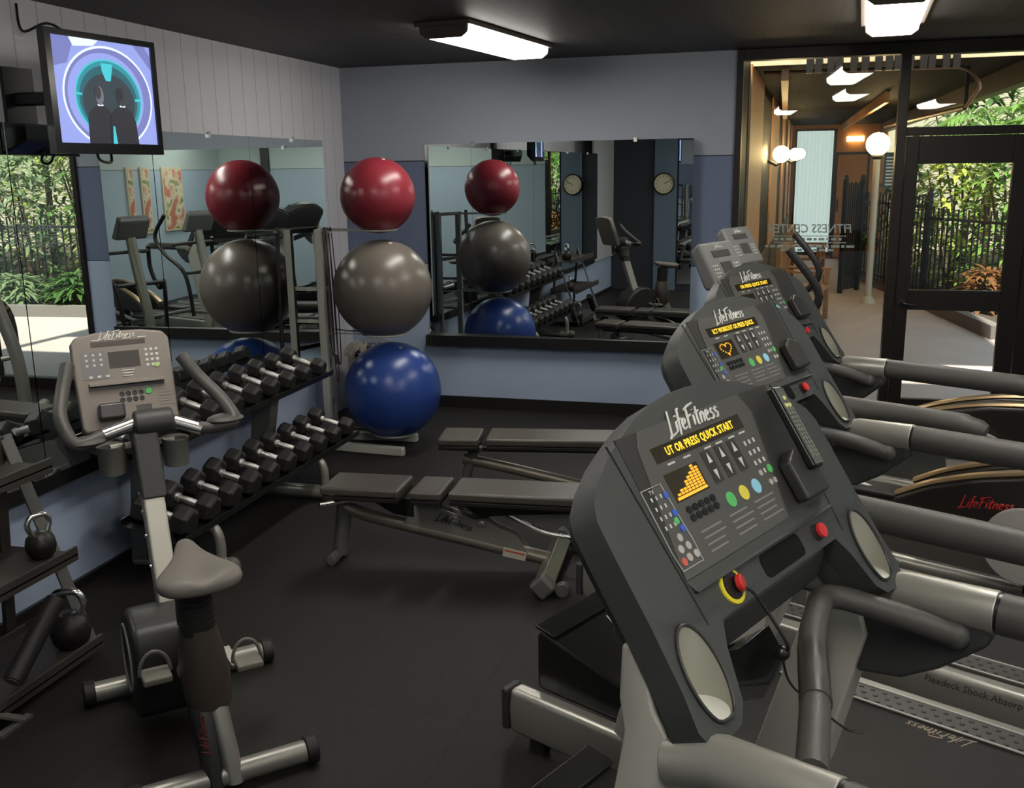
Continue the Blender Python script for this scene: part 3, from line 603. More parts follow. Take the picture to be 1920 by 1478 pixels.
    h = MB(); h.prism([cp(-.125, .165, -.002), cp(.13, .165, -.002), cp(.13, .160, .022), cp(-.125, .160, .022)], u * .012); h.build('reading_ledge', M_bcons, c, .003)
    h = MB(); h.prism([cp(-.125, .150, .0008), cp(.13, .150, .0008), cp(.13, .164, .0008), cp(-.125, .164, .0008)], n * .001); h.build('ledge_slot', M_dkey, c)
    h = MB()
    def rc(x0, x1, k0, k1, o=.001): h.prism([cp(x0, k0, o - .001), cp(x1, k0, o - .001), cp(x1, k1, o - .001), cp(x0, k1, o - .001)], n * .0015)
    rc(-.048, .058, .225, .285); h.build('lcd_screen', mat('taupe_lcd', (.075, .068, .060), .25), c)
    h = MB(); rc(-.10, .085, .308, .325); h.build('message_window', mat('taupe_window', (.09, .078, .068), .3), c)
    h = MB(); rc(.022, .075, .062, .082); h.build('heart_display', mat('taupe_lcd', (.075, .068, .060), .25), c)
    h = MB(); rc(-.14, -.055, .19, .29); h.build('keypad_overlay', mat('grey_blue_overlay', (.20, .185, .19), .45), c)
    h = MB()
    for r in range(4):
        for k in range(3): rc(.078 + k * .018, .088 + k * .018, .278 - r * .019, .288 - r * .019, .002)
    for r in range(3):
        for k in range(3): rc(-.125 + k * .024, -.117 + k * .024, .275 - r * .019, .283 - r * .019, .0025)
    for k in range(4): rc(-.095 + k * .052, -.065 + k * .052, .330, .3335, .002)
    for k in range(3): rc(-.12 + k * .028, -.108 + k * .028, .195, .203, .0025)
    for k in range(3): rc(-.008, .035 - k * .004, .212 - k * .010, .2155 - k * .010, .002)
    h.build('keypad', M_key, c)
    h = MB()
    for r in range(2):
        for k in range(4): h.lathe([(.009, 0), (.008, .002), (.001, .0025)], cp(-.02 + k * .022, .128 - r * .022, .0005), 12, n, True)
    h.build('program_keys', M_dkey, c)
    h = MB(); h.lathe([(.013, 0), (.011, .003), (.001, .004)], cp(.072, .130, .0005), 16, n, True); h.build('start_key', M_btn['green'], c)
    h = MB(); h.lathe([(.009, 0), (.008, .003), (.001, .004)], cp(.114, .222, .0005), 14, n, True); h.build('enter_key', mat('lime_key', (.40, .60, .16), .4), c)
    h = MB(); [rc(.105, .135 + .012 * (k % 3), .13 - k * .011, .1325 - k * .011, .0015) for k in range(8)]; h.build('instructions', mat('pale_print', (.28, .26, .24), .5), c)
    h = MB(); h.loft([[cp(-.11, .035, 0), cp(-.02, .035, 0), cp(-.02, .035, .045), cp(-.11, .035, .045)], [cp(-.11, .095, 0), cp(-.02, .095, 0), cp(-.02, .095, .05), cp(-.11, .095, .05)]]); h.build('phone_holder', mat('dark_taupe_holder', (.06, .05, .055), .3), c, .012)
    brush_logo(.13, frame(cp(-.01, .3465, .0015), (1, 0, 0), u), 'lettering', M_logo, c, .06)
    # saddle
    rings = []
    for y, wd, zt, zb, pw in ((-.455, .045, .715, .70, 2), (-.445, .105, .740, .685, 2.4), (-.40, .138, .752, .672, 2.6), (-.34, .132, .752, .675, 2.4), (-.28, .085, .756, .685, 2.2), (-.22, .045, .765, .70, 2.2), (-.17, .036, .775, .715, 2), (-.145, .018, .765, .74, 2)):
        n_ = 20; r_ = []
        for k in range(n_):
            a = 2 * PI * k / n_; ca, sa = math.cos(a), math.sin(a)
            x = wd * math.copysign(abs(ca) ** (2 / pw), ca); z = (zt + zb) / 2 + (zt - zb) / 2 * math.copysign(abs(sa) ** (2 / pw), sa)
            if sa > 0 and wd > .09: z -= .022 * max(0, 1 - (abs(x) / .035) ** 2) * sa
            r_.append((x * .95 - .030, y, z - .004))
        rings.append(r_)
    h = MB(); h.loft(rings); h.build('saddle', M_saddle, t, 0, 60, 2, 1)
    h = MB(); h.cyl((-.03, -.27, .66), (-.03, -.27, .70), .03); h.build('seat_clamp', M_black, t)
    return t
exercise_bike((1.242, -4.725, 0), math.radians(44))

# ---------------------------------------------------------------- benches
M_vinyl_b = mat('brown_grey_bench_vinyl', (.080, .068, .060), .36, bump=.08, bscale=220); M_vside = mat('black_bench_vinyl', (.016, .015, .015), .45)
M_bframe = mat('taupe_metal_frame', (.27, .24, .20), .33, .5); M_bgrey = mat('grey_painted_frame', (.14, .138, .128), .45, .2)
def pad(x0, x1, wd, zt, name, t):
    h = MB(); h.prism([(x0, -wd, zt - .045), (x1, -wd, zt - .045), (x1, wd, zt - .045), (x0, wd, zt - .045)], (0, 0, .043)); p = h.build(name, M_vinyl_b, t, .014, 35, 3)
    h = MB(); h.box(x0 + .006, x1 - .006, -wd + .006, wd - .006, zt - .068, zt - .046); h.build('pad_board', M_vside, p, .004)
def bench(loc, rz, label, kind):
    t = thing('weight_bench', label, 'weight bench', loc, rz, 'weight benches in the middle of the floor')
    if kind == 0:
        pad(-.04, .355, .130, .415, 'head_pad', t); pad(.405, .565, .132, .415, 'seat_pad', t); pad(.595, 1.36, .128, .418, 'back_pad', t)
        h = MB(); h.tube([(.0, 0, .03), (.035, 0, .30)], .038, 16); h.build('front_post', M_bgrey, t)
        h = MB(); h.tube([(-.01, -.11, .028), (-.01, .11, .028)], .030, 14, True, .8); h.build('front_foot', M_bgrey, t, .008)
        h = MB(); h.tube(spline([(.03, 0, .285), (.13, 0, .245), (.35, 0, .20), (.70, 0, .135), (1.06, 0, .065)], 6), .034, 14, True, 1.1); h.build('spine', M_bframe, t)
        h = MB(); h.tube([(1.075, -.275, .055), (1.075, .275, .055)], .055, 4, True, 1); cf = h.build('rear_foot', M_bframe, t, .012)
        for s in (-1, 1):
            h = MB(); h.tube([(1.075, s * .255, .057), (1.075, s * .335, .057)], .066, 4); h.build('foot_cap', M_bgrey, cf, .02, 35, 3)
        for s in (-1, 1):
            h = MB(); h.cyl((1.16, s * .27 - .02, .035), (1.16, s * .27 + .02, .035), .034, None, 18); h.build('wheel', M_bgrey, t, .005)
            h = MB(); h.beam((1.09, s * .27, .04), (1.16, s * .27, .035), .02, .02); h.build('wheel_bracket', M_bgrey, t)
        pl = [(.33, .20), (.415, .33), (.435, .368), (.475, .366), (.53, .300), (.70, .255), (.745, .262), (.80, .225), (.90, .185), (.97, .09), (.62, .14)]
        for s in (-1, 1):
            h = MB(); h.prism([(x, s * .024, z) for x, z in pl], (0, s * .008, 0)); p = h.build('side_plate', mat('pale_grey_plate', (.25, .24, .22), .4, .2), t, .002)
            if s < 0: brush_logo(.19, frame((.60, -.0328, .238), (1, 0, -.28), (.28, 0, 1)), 'lettering', M_black, p)
            for x, z in ((.452, .343), (.735, .236)):
                h = MB(); h.lathe([(.017, 0), (.017, .006), (.010, .008), (.010, .012), (.001, .013)], (x, s * .032, z), 18, (0, s, 0), True); h.build('bolt', M_chrome, p)
        h = MB(); h.prism([(.835, -.0352, .082), (.945, -.0352, .062), (.953, -.0352, .106), (.843, -.0352, .126)], (0, -.003, 0)); st = h.build('warning_sticker', mat('white_sticker', (.62, .58, .48), .5), t)
        h = MB(); h.prism([(.845, -.0382, .108), (.943, -.0382, .090), (.945, -.0382, .098), (.847, -.0382, .116)], (0, -.001, 0)); h.build('warning_band', mat('red_band', (.60, .10, .04), .5), st)
        h = MB(); h.tube([(.10, -.04, .33), (-.03, -.16, .335)], .012, 10); h.build('handle', M_chrome, t)
        h = MB(); h.tube(spline([(.60, .03, .35), (.75, .03, .315), (1.0, .05, .19), (1.16, .06, .16)], 5), .013, 8); h.build('adjust_rod', M_chrome, t)
        h = MB(); h.prism([(.15, -.035, .345), (.40, -.035, .345), (.40, -.035, .25), (.30, -.035, .26)], (0, .07, 0)); h.prism([(.60, -.03, .35), (1.3, -.03, .35), (1.3, -.03, .32), (.72, -.03, .27)], (0, .06, 0)); h.build('pad_frame', M_black, t, .004)
        h = MB(); h.tube([(.66, 0, .24), (.88, 0, .335)], .022, 10); h.build('lift_strut', M_shroud, t)
    else:
        pad(-.03, .205, .135, .412, 'head_pad', t); pad(.245, 1.15, .132, .415, 'back_pad', t)
        h = MB(); h.tube([(.17, 0, .35), (.12, 0, .18), (.08, .05, .05)], .030, 12); h.build('front_post', M_bgrey, t)
        h = MB(); h.tube([(.06, -.2, .035), (.06, .26, .035)], .035, 12); h.build('front_foot', M_bgrey, t)
        h = MB(); h.cyl((.03, .30, .035), (.08, .30, .035), .035, None, 16); h.build('wheel', mat('pale_wheel', (.30, .28, .24), .5), t)
        h = MB(); h.tube(spline([(.10, 0, .26), (.4, 0, .20), (.95, 0, .07)], 5), .032, 12); h.build('spine', M_bframe, t)
        h = MB(); h.tube([(.98, -.27, .05), (.98, .27, .05)], .045, 10); h.build('rear_foot', M_bgrey, t)
        h = MB(); h.box(.02, 1.1, -.045, .045, .315, .345); h.build('pad_frame', M_black, t, .006)
        h = MB(); h.tube([(.215, -.12, .34), (.225, -.15, .375)], .011, 8); h.build('handle', M_chrome, t)
bench((1.05, -3.185, 0), math.radians(4), 'nearer adjustable weight bench with three pads and lettering on its side plate', 0)
bench((1.29, -2.23, 0), math.radians(8.5), 'farther weight bench with a short and a long pad, toward the back wall', 1)

# ---------------------------------------------------------------- balls and their rack
def gym_ball(name, c, r, col, label, cat='exercise ball'):
    m = mat(name + '_vinyl', col, .30, bump=.03, bscale=40, spec=.5)
    h = MB(); h.ball((0, 0, 0), r, 48, 28); o = h.build(name, m, None, 0, 80); o.location = c; o.rotation_euler = (.2, .3, 0)
    tag(o, label, cat, 'exercise balls on the rack')
    h = MB(); h.lathe([(.013, r - .004), (.012, r + .003), (.005, r + .004), (.001, r + .003)], (0, 0, 0), 14, (0, 0, 1), True); h.build('valve_plug', mat('pale_plug', (.6, .55, .5), .5), o)
    return o
gym_ball('exercise_ball', (.511, -1.24, 1.734), .2487, (.25, .026, .040), 'red exercise ball on the top ring of the ball rack')
gym_ball('exercise_ball', (.519, -1.24, 1.114), .333, (.165, .142, .120), 'large grey exercise ball on the middle ring of the rack')
gym_ball('exercise_ball', (.561, -1.24, .416), .333, (.028, .070, .30), 'blue exercise ball at the bottom of the ball rack')
for o, m, c in zip([o for o in COL.objects if o.name.startswith('exercise_ball')], ('red_ball_vinyl', 'grey_ball_vinyl', 'blue_ball_vinyl'), ((.25, .026, .040), (.165, .142, .120), (.028, .070, .30))):
    o.data.materials[0] = mat(m, c, .30, bump=.03, bscale=40)
t = thing('ball_rack', 'cream steel ball rack with wire rings holding three exercise balls', 'ball rack', (0, 0, 0))
h = MB(); h.box(.10, .15, -1.385, -1.345, 0, 1.52); h.build('post', M_white_steel, t, .005)
h = MB(); h.box(.025, .060, -1.12, -1.08, 0, 1.50); h.build('post', M_white_steel, t, .005)
for z in (.30, .70, 1.10, 1.505):
    h = MB(); h.beam((.118, -1.35, z), (.045, -1.11, z), .02, .03); h.build('rung', M_white_steel, t)
for z in (.62, .90, 1.12):
    h = MB(); h.box(.012, .10, -1.372, -1.358, z - .012, z + .012); h.build('cross_bar', M_white_steel, t)
h = MB(); h.prism([(.15, -1.41, 0), (.70, -1.45, 0), (.70, -1.395, 0), (.15, -1.355, 0)], (0, 0, .06)); h.build('foot', M_white_steel, t, .01)
h = MB(); h.prism([(.15, -1.12, 0), (.66, -1.09, 0), (.66, -1.035, 0), (.15, -1.065, 0)], (0, 0, .06)); h.build('foot', M_white_steel, t, .01)
for cx, zc, r, rr in ((.511, 1.734, .2487, .115), (.519, 1.114, .333, .145), (.561, .416, .333, .145)):
    z = zc - math.sqrt(r * r - rr * rr) - .004
    h = MB(); h.tube([(cx + (rr + .004) * math.cos(a), -1.24 + (rr + .004) * math.sin(a), z) for a in [2 * PI * k / 32 for k in range(33)]], .006, 8); rg = h.build('ring', M_white_steel, t)
    h = MB()
    for y in (-1.30, -1.18): h.tube([(.125 if y < -1.24 else .045, -1.365 if y < -1.24 else -1.10, z), (.2, y, z), (cx - rr * .85, y, z)], .006, 8)
    h.build('arm', M_white_steel, t)
t = thing('resistance_bands', 'thin dark resistance bands hanging from the ball rack post', 'resistance bands', (0, 0, 0))
for k, (x, y, zb) in enumerate(((.175, -1.40, .72), (.19, -1.385, .55), (.205, -1.37, .66))):
    h = MB(); h.tube(spline([(x, y, 1.50), (x + .012, y - .01, 1.1), (x + .02, y, zb), (x + .035, y + .01, zb), (x + .03, y + .015, 1.1), (x + .012, y + .01, 1.505), (x, y, 1.50)], 6), .004, 6); h.build('band', mat('dark_red_band' if k == 1 else 'black_band', (.09, .03, .03) if k == 1 else (.02, .02, .022), .5), t)
h = MB(); h.tube([(.14, -1.36, 1.502), (.225, -1.385, 1.502)], .008, 8); h.build('peg', M_white_steel, t)
# stainless bin in the corner
t = thing('waste_bin', 'stainless steel waste bin with a domed lid in the corner behind the balls', 'waste bin', (.05, -.42, 0))
h = MB(); h.lathe([(.001, .0), (.17, .0), (.175, .02), (.185, .50), (.001, .50)], seg=36); h.build('body', mat('brushed_stainless', (.48, .44, .34), .22, 1.), t)
h = MB(); h.loft([[(r * (1 + .035 * g_ * math.cos(14 * 2 * PI * k / 112)) * math.cos(2 * PI * k / 112), r * (1 + .035 * g_ * math.cos(14 * 2 * PI * k / 112)) * math.sin(2 * PI * k / 112), z) for k in range(112)] for r, z, g_ in ((.20, .495, 0), (.215, .505, 0), (.21, .53, .3), (.195, .55, 1), (.16, .590, 1), (.09, .615, .6), (.01, .62, 0))]); h.build('lid', mat('dark_chrome', (.62, .56, .44), .10, 1.), t)
h = MB(); h.tube([(.20 * math.cos(a), .20 * math.sin(a), .535) for a in [2 * PI * k / 32 for k in range(33)]], .006, 8); h.build('rim', M_chrome, t)

# ---------------------------------------------------------------- dumbbells and their rack
t = thing('dumbbell_rack', 'two-tier dumbbell rack along the mirrored wall with curved silver struts', 'dumbbell rack', (0, 0, 0))
TL, TU = math.radians(14), math.radians(17)
def tray(xc, zc, ang, name, y0, y1):
    d = Vector((math.cos(ang), 0, -math.sin(ang))); n = Vector((math.sin(ang), 0, math.cos(ang))); c = Vector((xc, 0, zc))
    h = MB()
    a = c - d * .155 + Vector((0, y0, 0)); b = c + d * .155 + Vector((0, y0, 0))
    h.prism([a - n * .006, b - n * .006, b + n * .022, b + d * .005 + n * .022, b + d * .005 - n * .012, a - d * .005 - n * .012, a - d * .005 + n * .02, a + n * .02], (0, y1 - y0, 0))
    return h.build(name, M_black, t)
tray(.42, .308, TL, 'lower_tray', -1.86, -3.81); tray(.265, .70, TU, 'upper_tray', -1.86, -3.90)
for y in (-2.37, -3.50):
    h = MB(); h.prism([(.10, y - .045, .05), (.19, y - .045, .05), (.30, y - .045, .66), (.17, y - .045, .72), (.16, y - .045, .70)], (0, .09, 0)); h.build('side_plate', M_bgrey, t, .006)
    h = MB(); h.tube([(.10, y, .045), (.62, y, .045)], .04, 14); h.build('foot_bar', M_silver, t)
    h = MB(); h.ball((.625, y, .045), .045, 14, 10); h.build('foot_end', M_bgrey, t)
    h = MB(); h.tube(spline([(.50, y, .262), (.555, y, .225), (.575, y, .15), (.57, y, .06)], 6), .024, 12); h.build('strut', M_silver, t)
def hexhead(x0, x1, r, m, p):
    h = MB(); q = lambda x, k: [(x, k * r * math.cos(PI / 6 + PI / 3 * i), k * r * math.sin(PI / 6 + PI / 3 * i)) for i in range(6)]
    s = 1 if x1 > x0 else -1
    h.loft([q(x0, .80), q(x0 + s * .012, 1), q(x1 - s * .018, 1), q(x1, .74)]); return h.build('head', m, p, .006)
M_hex = mat('black_hex_rubber', (.020, .0185, .018), .5, bump=.08, bscale=200)
def dumbbell(r):
    o = thing('dumbbell', 'x', 'dumbbell', (0, 0, 0), 0)
    for s in (-1, 1): hexhead(s * .064, s * .148, r, M_hex, o)
    h = MB(); h.lathe([(.022, -.066), (.022, -.050), (.0155, -.046), (.0175, -.02), (.0185, 0), (.0175, .02), (.0155, .046), (.022, .050), (.022, .066)], (0, 0, 0), 16, (1, 0, 0), True); h.build('handle', mat('knurled_chrome', (.92, .91, .88), .30, 1., bump=.3, bscale=500), o)
    return o
protos = {}
def place_dumbbell(tier, i, n, y, xc, zc, ang, r):
    lab = f'black hex dumbbell with chrome handle, {ORD[i]} from the ball rack on the {tier} tier'
    d = Vector((math.cos(ang), 0, -math.sin(ang))); nn = Vector((math.sin(ang), 0, math.cos(ang)))
    c = Vector((xc, y, zc)) + nn * (r * .866 + .0015)
    if r not in protos:
        protos[r] = o = dumbbell(r); o['label'] = lab; o.location = c
    else: o = dup(protos[r], c, 0, lab)
    o.rotation_euler = (0, ang, 0); o['group'] = f'hex dumbbells on the {tier} tier'
for i in range(10): place_dumbbell('lower', i, 10, -1.965 - i * .1945, .42, .308, TL, (.064, .068, .072, .075)[i // 3])
for i in range(10): place_dumbbell('upper', i, 10, -1.99 - i * .2, .265, .70, TU, (.057, .061, .065, .068)[i // 3])

# ---------------------------------------------------------------- kettlebell rack
M_kr = mat('dark_brown_rack_paint', (.055, .046, .042), .4); M_iron = mat('black_cast_iron', (.020, .017, .016), .38, bump=.15, bscale=120)
t = thing('kettlebell_rack', 'low three-shelf kettlebell rack below the mirror at the photo edge', 'kettlebell rack', (0, 0, 0))
for z, x0, x1, nm in ((.79, .10, .40, 'shelf'), (.43, .13, .47, 'shelf'), (.06, .16, .54, 'shelf')):
    h = MB(); h.box(x0, x1, -5.45, -4.33, z - .01, z); h.box(x1 - .012, x1, -5.45, -4.33, z - .03, z + .028); h.box(x0, x0 + .012, -5.45, -4.33, z - .03, z + .03); h.build(nm, M_kr, t, .002)
for y in (-4.38, -5.40):
    h = MB(); h.beam((.20, y + .04, .90), (.50, y + .04, .02), .008, .06, (0, 1, 0)); h.build('front_leg', M_bgrey, t)
    h = MB(); h.beam((.20, y, .90), (.13, y, .02), .02, .05, (0, 1, 0)); h.build('rear_leg', M_kr, t)
h = MB(); h.box(.57, .60, -4.95, -4.80, 0, .012); h.beam((.52, -4.93, .08), (.585, -4.83, .008), .05, .008); h.build('foot_plate', M_bgrey, t)
def kettlebell(r, loc, rz, label, chrome=True):
    o = thing('kettlebell', label, 'kettlebell', loc, rz, 'kettlebells on the rack')
    h = MB(); h.lathe([(.001, 0), (r * .62, 0), (r * .88, r * .3), (r, r * .85), (r * .90, r * 1.35), (r * .55, r * 1.75), (r * .30, r * 1.85), (.001, r * 1.86)], seg=26); h.build('bell', M_iron, o)
    h = MB(); h.tube(rounded([(-r * .45, 0, r * 1.55), (-r * .82, 0, r * 2.35), (-r * .55, 0, r * 2.95), (r * .55, 0, r * 2.95), (r * .82, 0, r * 2.35), (r * .45, 0, r * 1.55)], r * .5, 5), r * .19, 12); h.build('handle', M_chrome, o)
kettlebell(.058, (.36, -4.40, .4305), 1.2, 'small kettlebell with a shiny handle on the middle shelf of the rack')
kettlebell(.078, (.45, -4.40, .0605), .4, 'big kettlebell with a chrome handle on the bottom shelf of the rack')
kettlebell(.066, (.28, -4.555, .7905), .9, 'kettlebell on the top shelf of the rack, partly outside the photo')
t = thing('foam_roller', 'long black bar roller strapped slantwise to the front of the kettlebell rack', 'roller', (0, 0, 0))
h = MB(); h.tube([(.56, -4.83, .15), (.56, -4.575, .35)], .036, 20); h.build('roller', M_rubber, t, .004)
h = MB(); a, b = Vector((.56, -4.83, .15)), Vector((.56, -4.575, .35)); h.tube([a + (b - a) * .0, a - (b - a) * .01], .030, 18); h.build('end_core', mat('grey_core', (.12, .12, .11), .5), t)

# ---------------------------------------------------------------- television
tvc = Vector((.226, -3.552, 2.23)); tvx = Vector((.087, .611, 0)).normalized(); rz_tv = math.atan2(tvx.y, tvx.x)
t = thing('television', 'wall-mounted television above the mirrors showing two dark figures before a glowing ring', 'television', tvc, rz_tv)
M_tv = mat('glossy_black_bezel', (.010, .010, .011), .18)
h = MB()
for x0, x1, z0, z1 in ((-.309, -.278, -.25, .25), (.283, .309, -.25, .25), (-.278, .283, .225, .25), (-.278, .283, -.25, -.205)): h.box(x0, x1, -.02, .02, z0, z1)
h.build('bezel', M_tv, t)
h = MB(); h.loft([[(-.309, .02, -.25), (.309, .02, -.25), (.309, .02, .25), (-.309, .02, .25)], [(-.23, .085, -.19), (.23, .085, -.19), (.23, .085, .17), (-.23, .085, .17)]]); h.build('back_cover', M_tv, t, .01)
def screen():
    h = MB(); X0, X1, Z0, Z1 = -.278, .283, -.205, .225; y = [-.010]
    def poly(pts, k):
        y[0] -= .0004; h.mi = k; h.f([h.v((x, y[0], z)) for x, z in pts])
    def ell(cx, cz, rx, rz, k, a0=0, a1=2 * PI, n=48): poly([(max(X0, min(X1, cx + rx * math.cos(a0 + (a1 - a0) * i / n))), max(Z0, min(Z1, cz + rz * math.sin(a0 + (a1 - a0) * i / n)))) for i in range(n)], k)
    poly([(X0, Z0), (X1, Z0), (X1, Z1), (X0, Z1)], 0)
    poly([(X0, .10), (X0, Z1), (-.15, Z1), (-.20, .12)], 1); poly([(.18, Z1), (X1, .12), (X1, .18), (.25, Z1)], 1); poly([(-.18, Z1), (-.02, Z1), (-.05, .20), (-.16, .19)], 2)
    ell(.015, -.01, .255, .215, 2); ell(.015, -.01, .245, .205, 1); ell(.0, -.01, .215, .185, 0)
    ell(.012, -.015, .190, .165, 3); ell(.012, -.015, .182, .158, 4); ell(.010, -.020, .165, .143, 5); ell(.010, -.032, .148, .122, 6)
    poly([(-.02, .132), (.045, .132), (.04, .105), (.028, .06), (.0, .06), (-.018, .10)], 3); poly([(-.18, .005), (-.14, .002), (-.14, -.008), (-.178, -.004)], 3); poly([(.16, -.008), (.20, -.006), (.20, -.016), (.16, -.018)], 3)
    for cx, hz in ((-.05, .0), (.075, .0)):
        s = 1
        poly([(cx - .075, Z0), (cx - .072, -.10), (cx - .045, -.062), (cx - .012, -.045), (cx + .022, -.045), (cx + .055, -.065), (cx + .078, -.11), (cx + .085, Z0)], 7)
        poly([(cx - .012, -.047), (cx + .02, -.047), (cx + .02, -.040), (cx - .012, -.040)], 2)
        ell(cx + .004, -.004, .023, .040, 8 if cx < 0 else 9, n=20); ell(cx - .004, .008, .017, .028, 9 if cx < 0 else 7, n=20)
    poly([(.005, Z0), (.03, Z0), (.022, -.13), (.012, -.13)], 3)
    E_ = lambda n, c, s=1.: emis('screen_' + n, c, s)
    return h.build('screen', [E_('lavender', (.30, .36, .80), 1.1), E_('violet', (.20, .22, .55), 1.), E_('white', (.72, .80, 1.0), 1.25), E_('cyan', (.06, .62, .72), 1.), E_('teal', (.02, .30, .36), 1.), E_('deep_teal', (.012, .12, .16), 1.), E_('night', (.022, .040, .055), 1.), E_('dark_suit', (.010, .011, .022), 1.), E_('grey_hair', (.16, .16, .21), 1.), E_('dark_hair', (.035, .032, .042), 1.)], t)
sc = screen(); tag(sc, 'lit screen picture', None)
h = MB(); h.tube([(0, .085, .0), (.0, .25, .0), (-.04, .49, .0)], .03, 8); h.box(-.10, .06, .485, .51, -.14, .14); h.build('wall_bracket', M_black, t)
h = MB(); h.tube(spline([(.02, .08, .14), (.03, .20, .26), (.06, .36, .33), (.02, .47, .30), (.03, .50, .42)], 6), .006, 8); h.build('cable', M_black, t); h = MB(); h.tube(spline([(.05, .08, .12), (.14, .25, .24), (.20, .44, .27), (.22, .505, .20)], 6), .005, 8); h.build('cable', M_black, t); h = MB(); h.tube(spline([(-.02, .06, -.20), (-.04, .03, -.27), (.03, .03, -.28), (.05, .06, -.20)], 6), .006, 8); h.build('cable', M_black, t)

# ---------------------------------------------------------------- clock and pictures (seen in the mirrors)
t = thing('wall_clock', 'round wall clock with a cream face on the dusty blue rear pier', 'clock', (.825, YB + .032, 1.65))
h = MB(); h.lathe([(.001, 0), (.165, 0), (.170, .012), (.166, .032), (.150, .036), (.148, .020), (.001, .020)], (0, 0, 0), 40, (0, 1, 0)); h.build('case', mat('dark_bronze_rim', (.05, .035, .025), .3, .5), t)
h = MB(); h.cyl((0, .019, 0), (0, .022, 0), .148, None, 40); h.build('dial', mat('cream_dial', (.85, .76, .54), .5), t)
for k in range(12):
    a = PI / 6 * (k + 1); text(str(k + 1), .038, frame((-.115 * math.sin(a), .0225, .115 * math.cos(a)), (-1, 0, 0), (0, 0, 1)), 'numeral', M_black, t)
h = MB(); h.beam((0, .0245, 0), (.075, .0245, .035), .010, .003, (0, 1, 0)); h.build('hour_hand', M_black, t)
h = MB(); h.beam((0, .027, 0), (.105, .027, .045), .007, .003, (0, 1, 0)); h.build('minute_hand', M_black, t)
def picture(y, wd, label):
    t = thing('framed_picture', label, 'picture', (XR - .001, y, 1.53), 0, 'framed floral pictures')
    h = MB(); h.box(-.025, 0, -wd / 2, wd / 2, -.48, .48); h.build('frame', mat('cream_frame', (.62, .55, .38), .5), t, .004)
    m = mat('red_flower_print', (.70, .66, .45), .6); nt = m.node_tree; b = nt.nodes['Principled BSDF']
    if not b.inputs['Base Color'].links:
        tc = nt.nodes.new('ShaderNodeTexCoord'); n = nt.nodes.new('ShaderNodeTexNoise'); n.inputs['Scale'].default_value = 5.5; n.inputs['Detail'].default_value = 2; r = nt.nodes.new('ShaderNodeValToRGB')
        e = r.color_ramp.elements; e[0].position = .42; e[0].color = (.72, .68, .50, 1); e[1].position = .60; e[1].color = (.48, .16, .10, 1); k = e.new(.36); k.color = (.25, .25, .10, 1)
        nt.links.new(tc.outputs['Object'], n.inputs[0]); nt.links.new(n.outputs['Fac'], r.inputs[0]); nt.links.new(r.outputs[0], b.inputs['Base Color'])
    h = MB(); h.box(-.028, -.025, -wd / 2 + .03, wd / 2 - .03, -.45, .45); h.build('print', m, t)
picture(-6.60, .60, 'wide framed red flower picture on the light blue wall, seen in the left mirrors')
picture(-5.83, .24, 'narrow framed flower picture, the middle one of three on the light blue wall')
picture(-5.43, .18, 'narrow framed flower picture closest to the storefront on the light blue wall')

# ---------------------------------------------------------------- outside: covered walk, garden
M_conc = mat('pinkish_concrete', (.50, .41, .39), .6, bump=.1, bscale=40, var=.12, vscale=2.5)
M_wood = mat('warm_stained_wood', (.40, .20, .085), .5, var=.25, vscale=14); M_orange = mat('terracotta_wall_paint', (.52, .22, .085), .65, var=.06)
M_soil = mat('bark_mulch', (.060, .042, .030), .9, bump=.8, bscale=30, var=.5, vscale=25)
struct(MB().box(-9, 20, .12, 22, -.14, -.02).build('walkway_floor', M_conc))
struct(MB().prism([(4.28, 11.2, -.02), (5.45, 4.3, -.02), (16, 3.6, -.02), (16, 20, -.02), (4.28, 20, -.02)], (0, 0, .11)).build('planter_soil', M_soil))
h = MB()
for a, b in (((4.28, 11.2), (5.45, 4.3)), ((5.45, 4.3), (16, 3.6))): h.beam((*a, .05), (*b, .05), .14, .17)
tag(h.build('planter_curb', mat('grey_curb', (.17, .15, .14), .8, bump=.3, bscale=20)), 'low concrete curb edging the planted bed along the walkway', 'curb')
M_wceil = grooved('black_brown_walk_planks', (.011, .008, .007), 0, .14, .008, .7, .4, .3, 9.); M_wceil.node_tree.nodes['Principled BSDF'].inputs['Specular IOR Level'].default_value = .03
struct(MB().box(1.2, 5.02, 1.15, 15, 2.70, 2.86).build('walkway_ceiling', M_wceil))
struct(MB().box(2.7, 5.02, 1.12, 1.15, 2.675, 2.86).build('trim_13', mat('bright_slit_fascia', (.55, .44, .28), .6, var=.3, vscale=20)))  # pale board added behind the slats so their gaps read as bright slits
struct(MB().box(4.94, 5.06, .12, 15, 2.52, 2.72).build('trim_12', M_bronze))
wx = lambda y: 2.80 + .031 * y
h = MB(); h.prism([(wx(.12), .12, -.02), (wx(14.3), 14.3, -.02), (wx(14.3) - .2, 14.3, -.02), (wx(.12) - .2, .12, -.02)], (0, 0, .95))
h.mi = 1; h.prism([(wx(.12) - .03, .12, .93), (wx(14.3) - .03, 14.3, .93), (wx(14.3) - .2, 14.3, .93), (wx(.12) - .2, .12, .93)], (0, 0, 1.8)); h.mi = 0
struct(h.build('wall_walkway', [mat('dark_brown_siding', (.05, .03, .02), .6), mat('dark_window_glass', (.012, .012, .013), .5, spec=.08)]))
def timber(y, wd, n): 
    x = wx(y); h = MB(); h.prism([(wx(y - wd / 2) - .0295, y - wd / 2, -.02), (wx(y - wd / 2) - .008, y - wd / 2, -.02), (wx(y + wd / 2) - .008, y + wd / 2, -.02), (wx(y + wd / 2) - .0295, y + wd / 2, -.02)], (0, 0, 2.71))
    struct(h.build('trim_%d' % n, M_wood, None, .004))
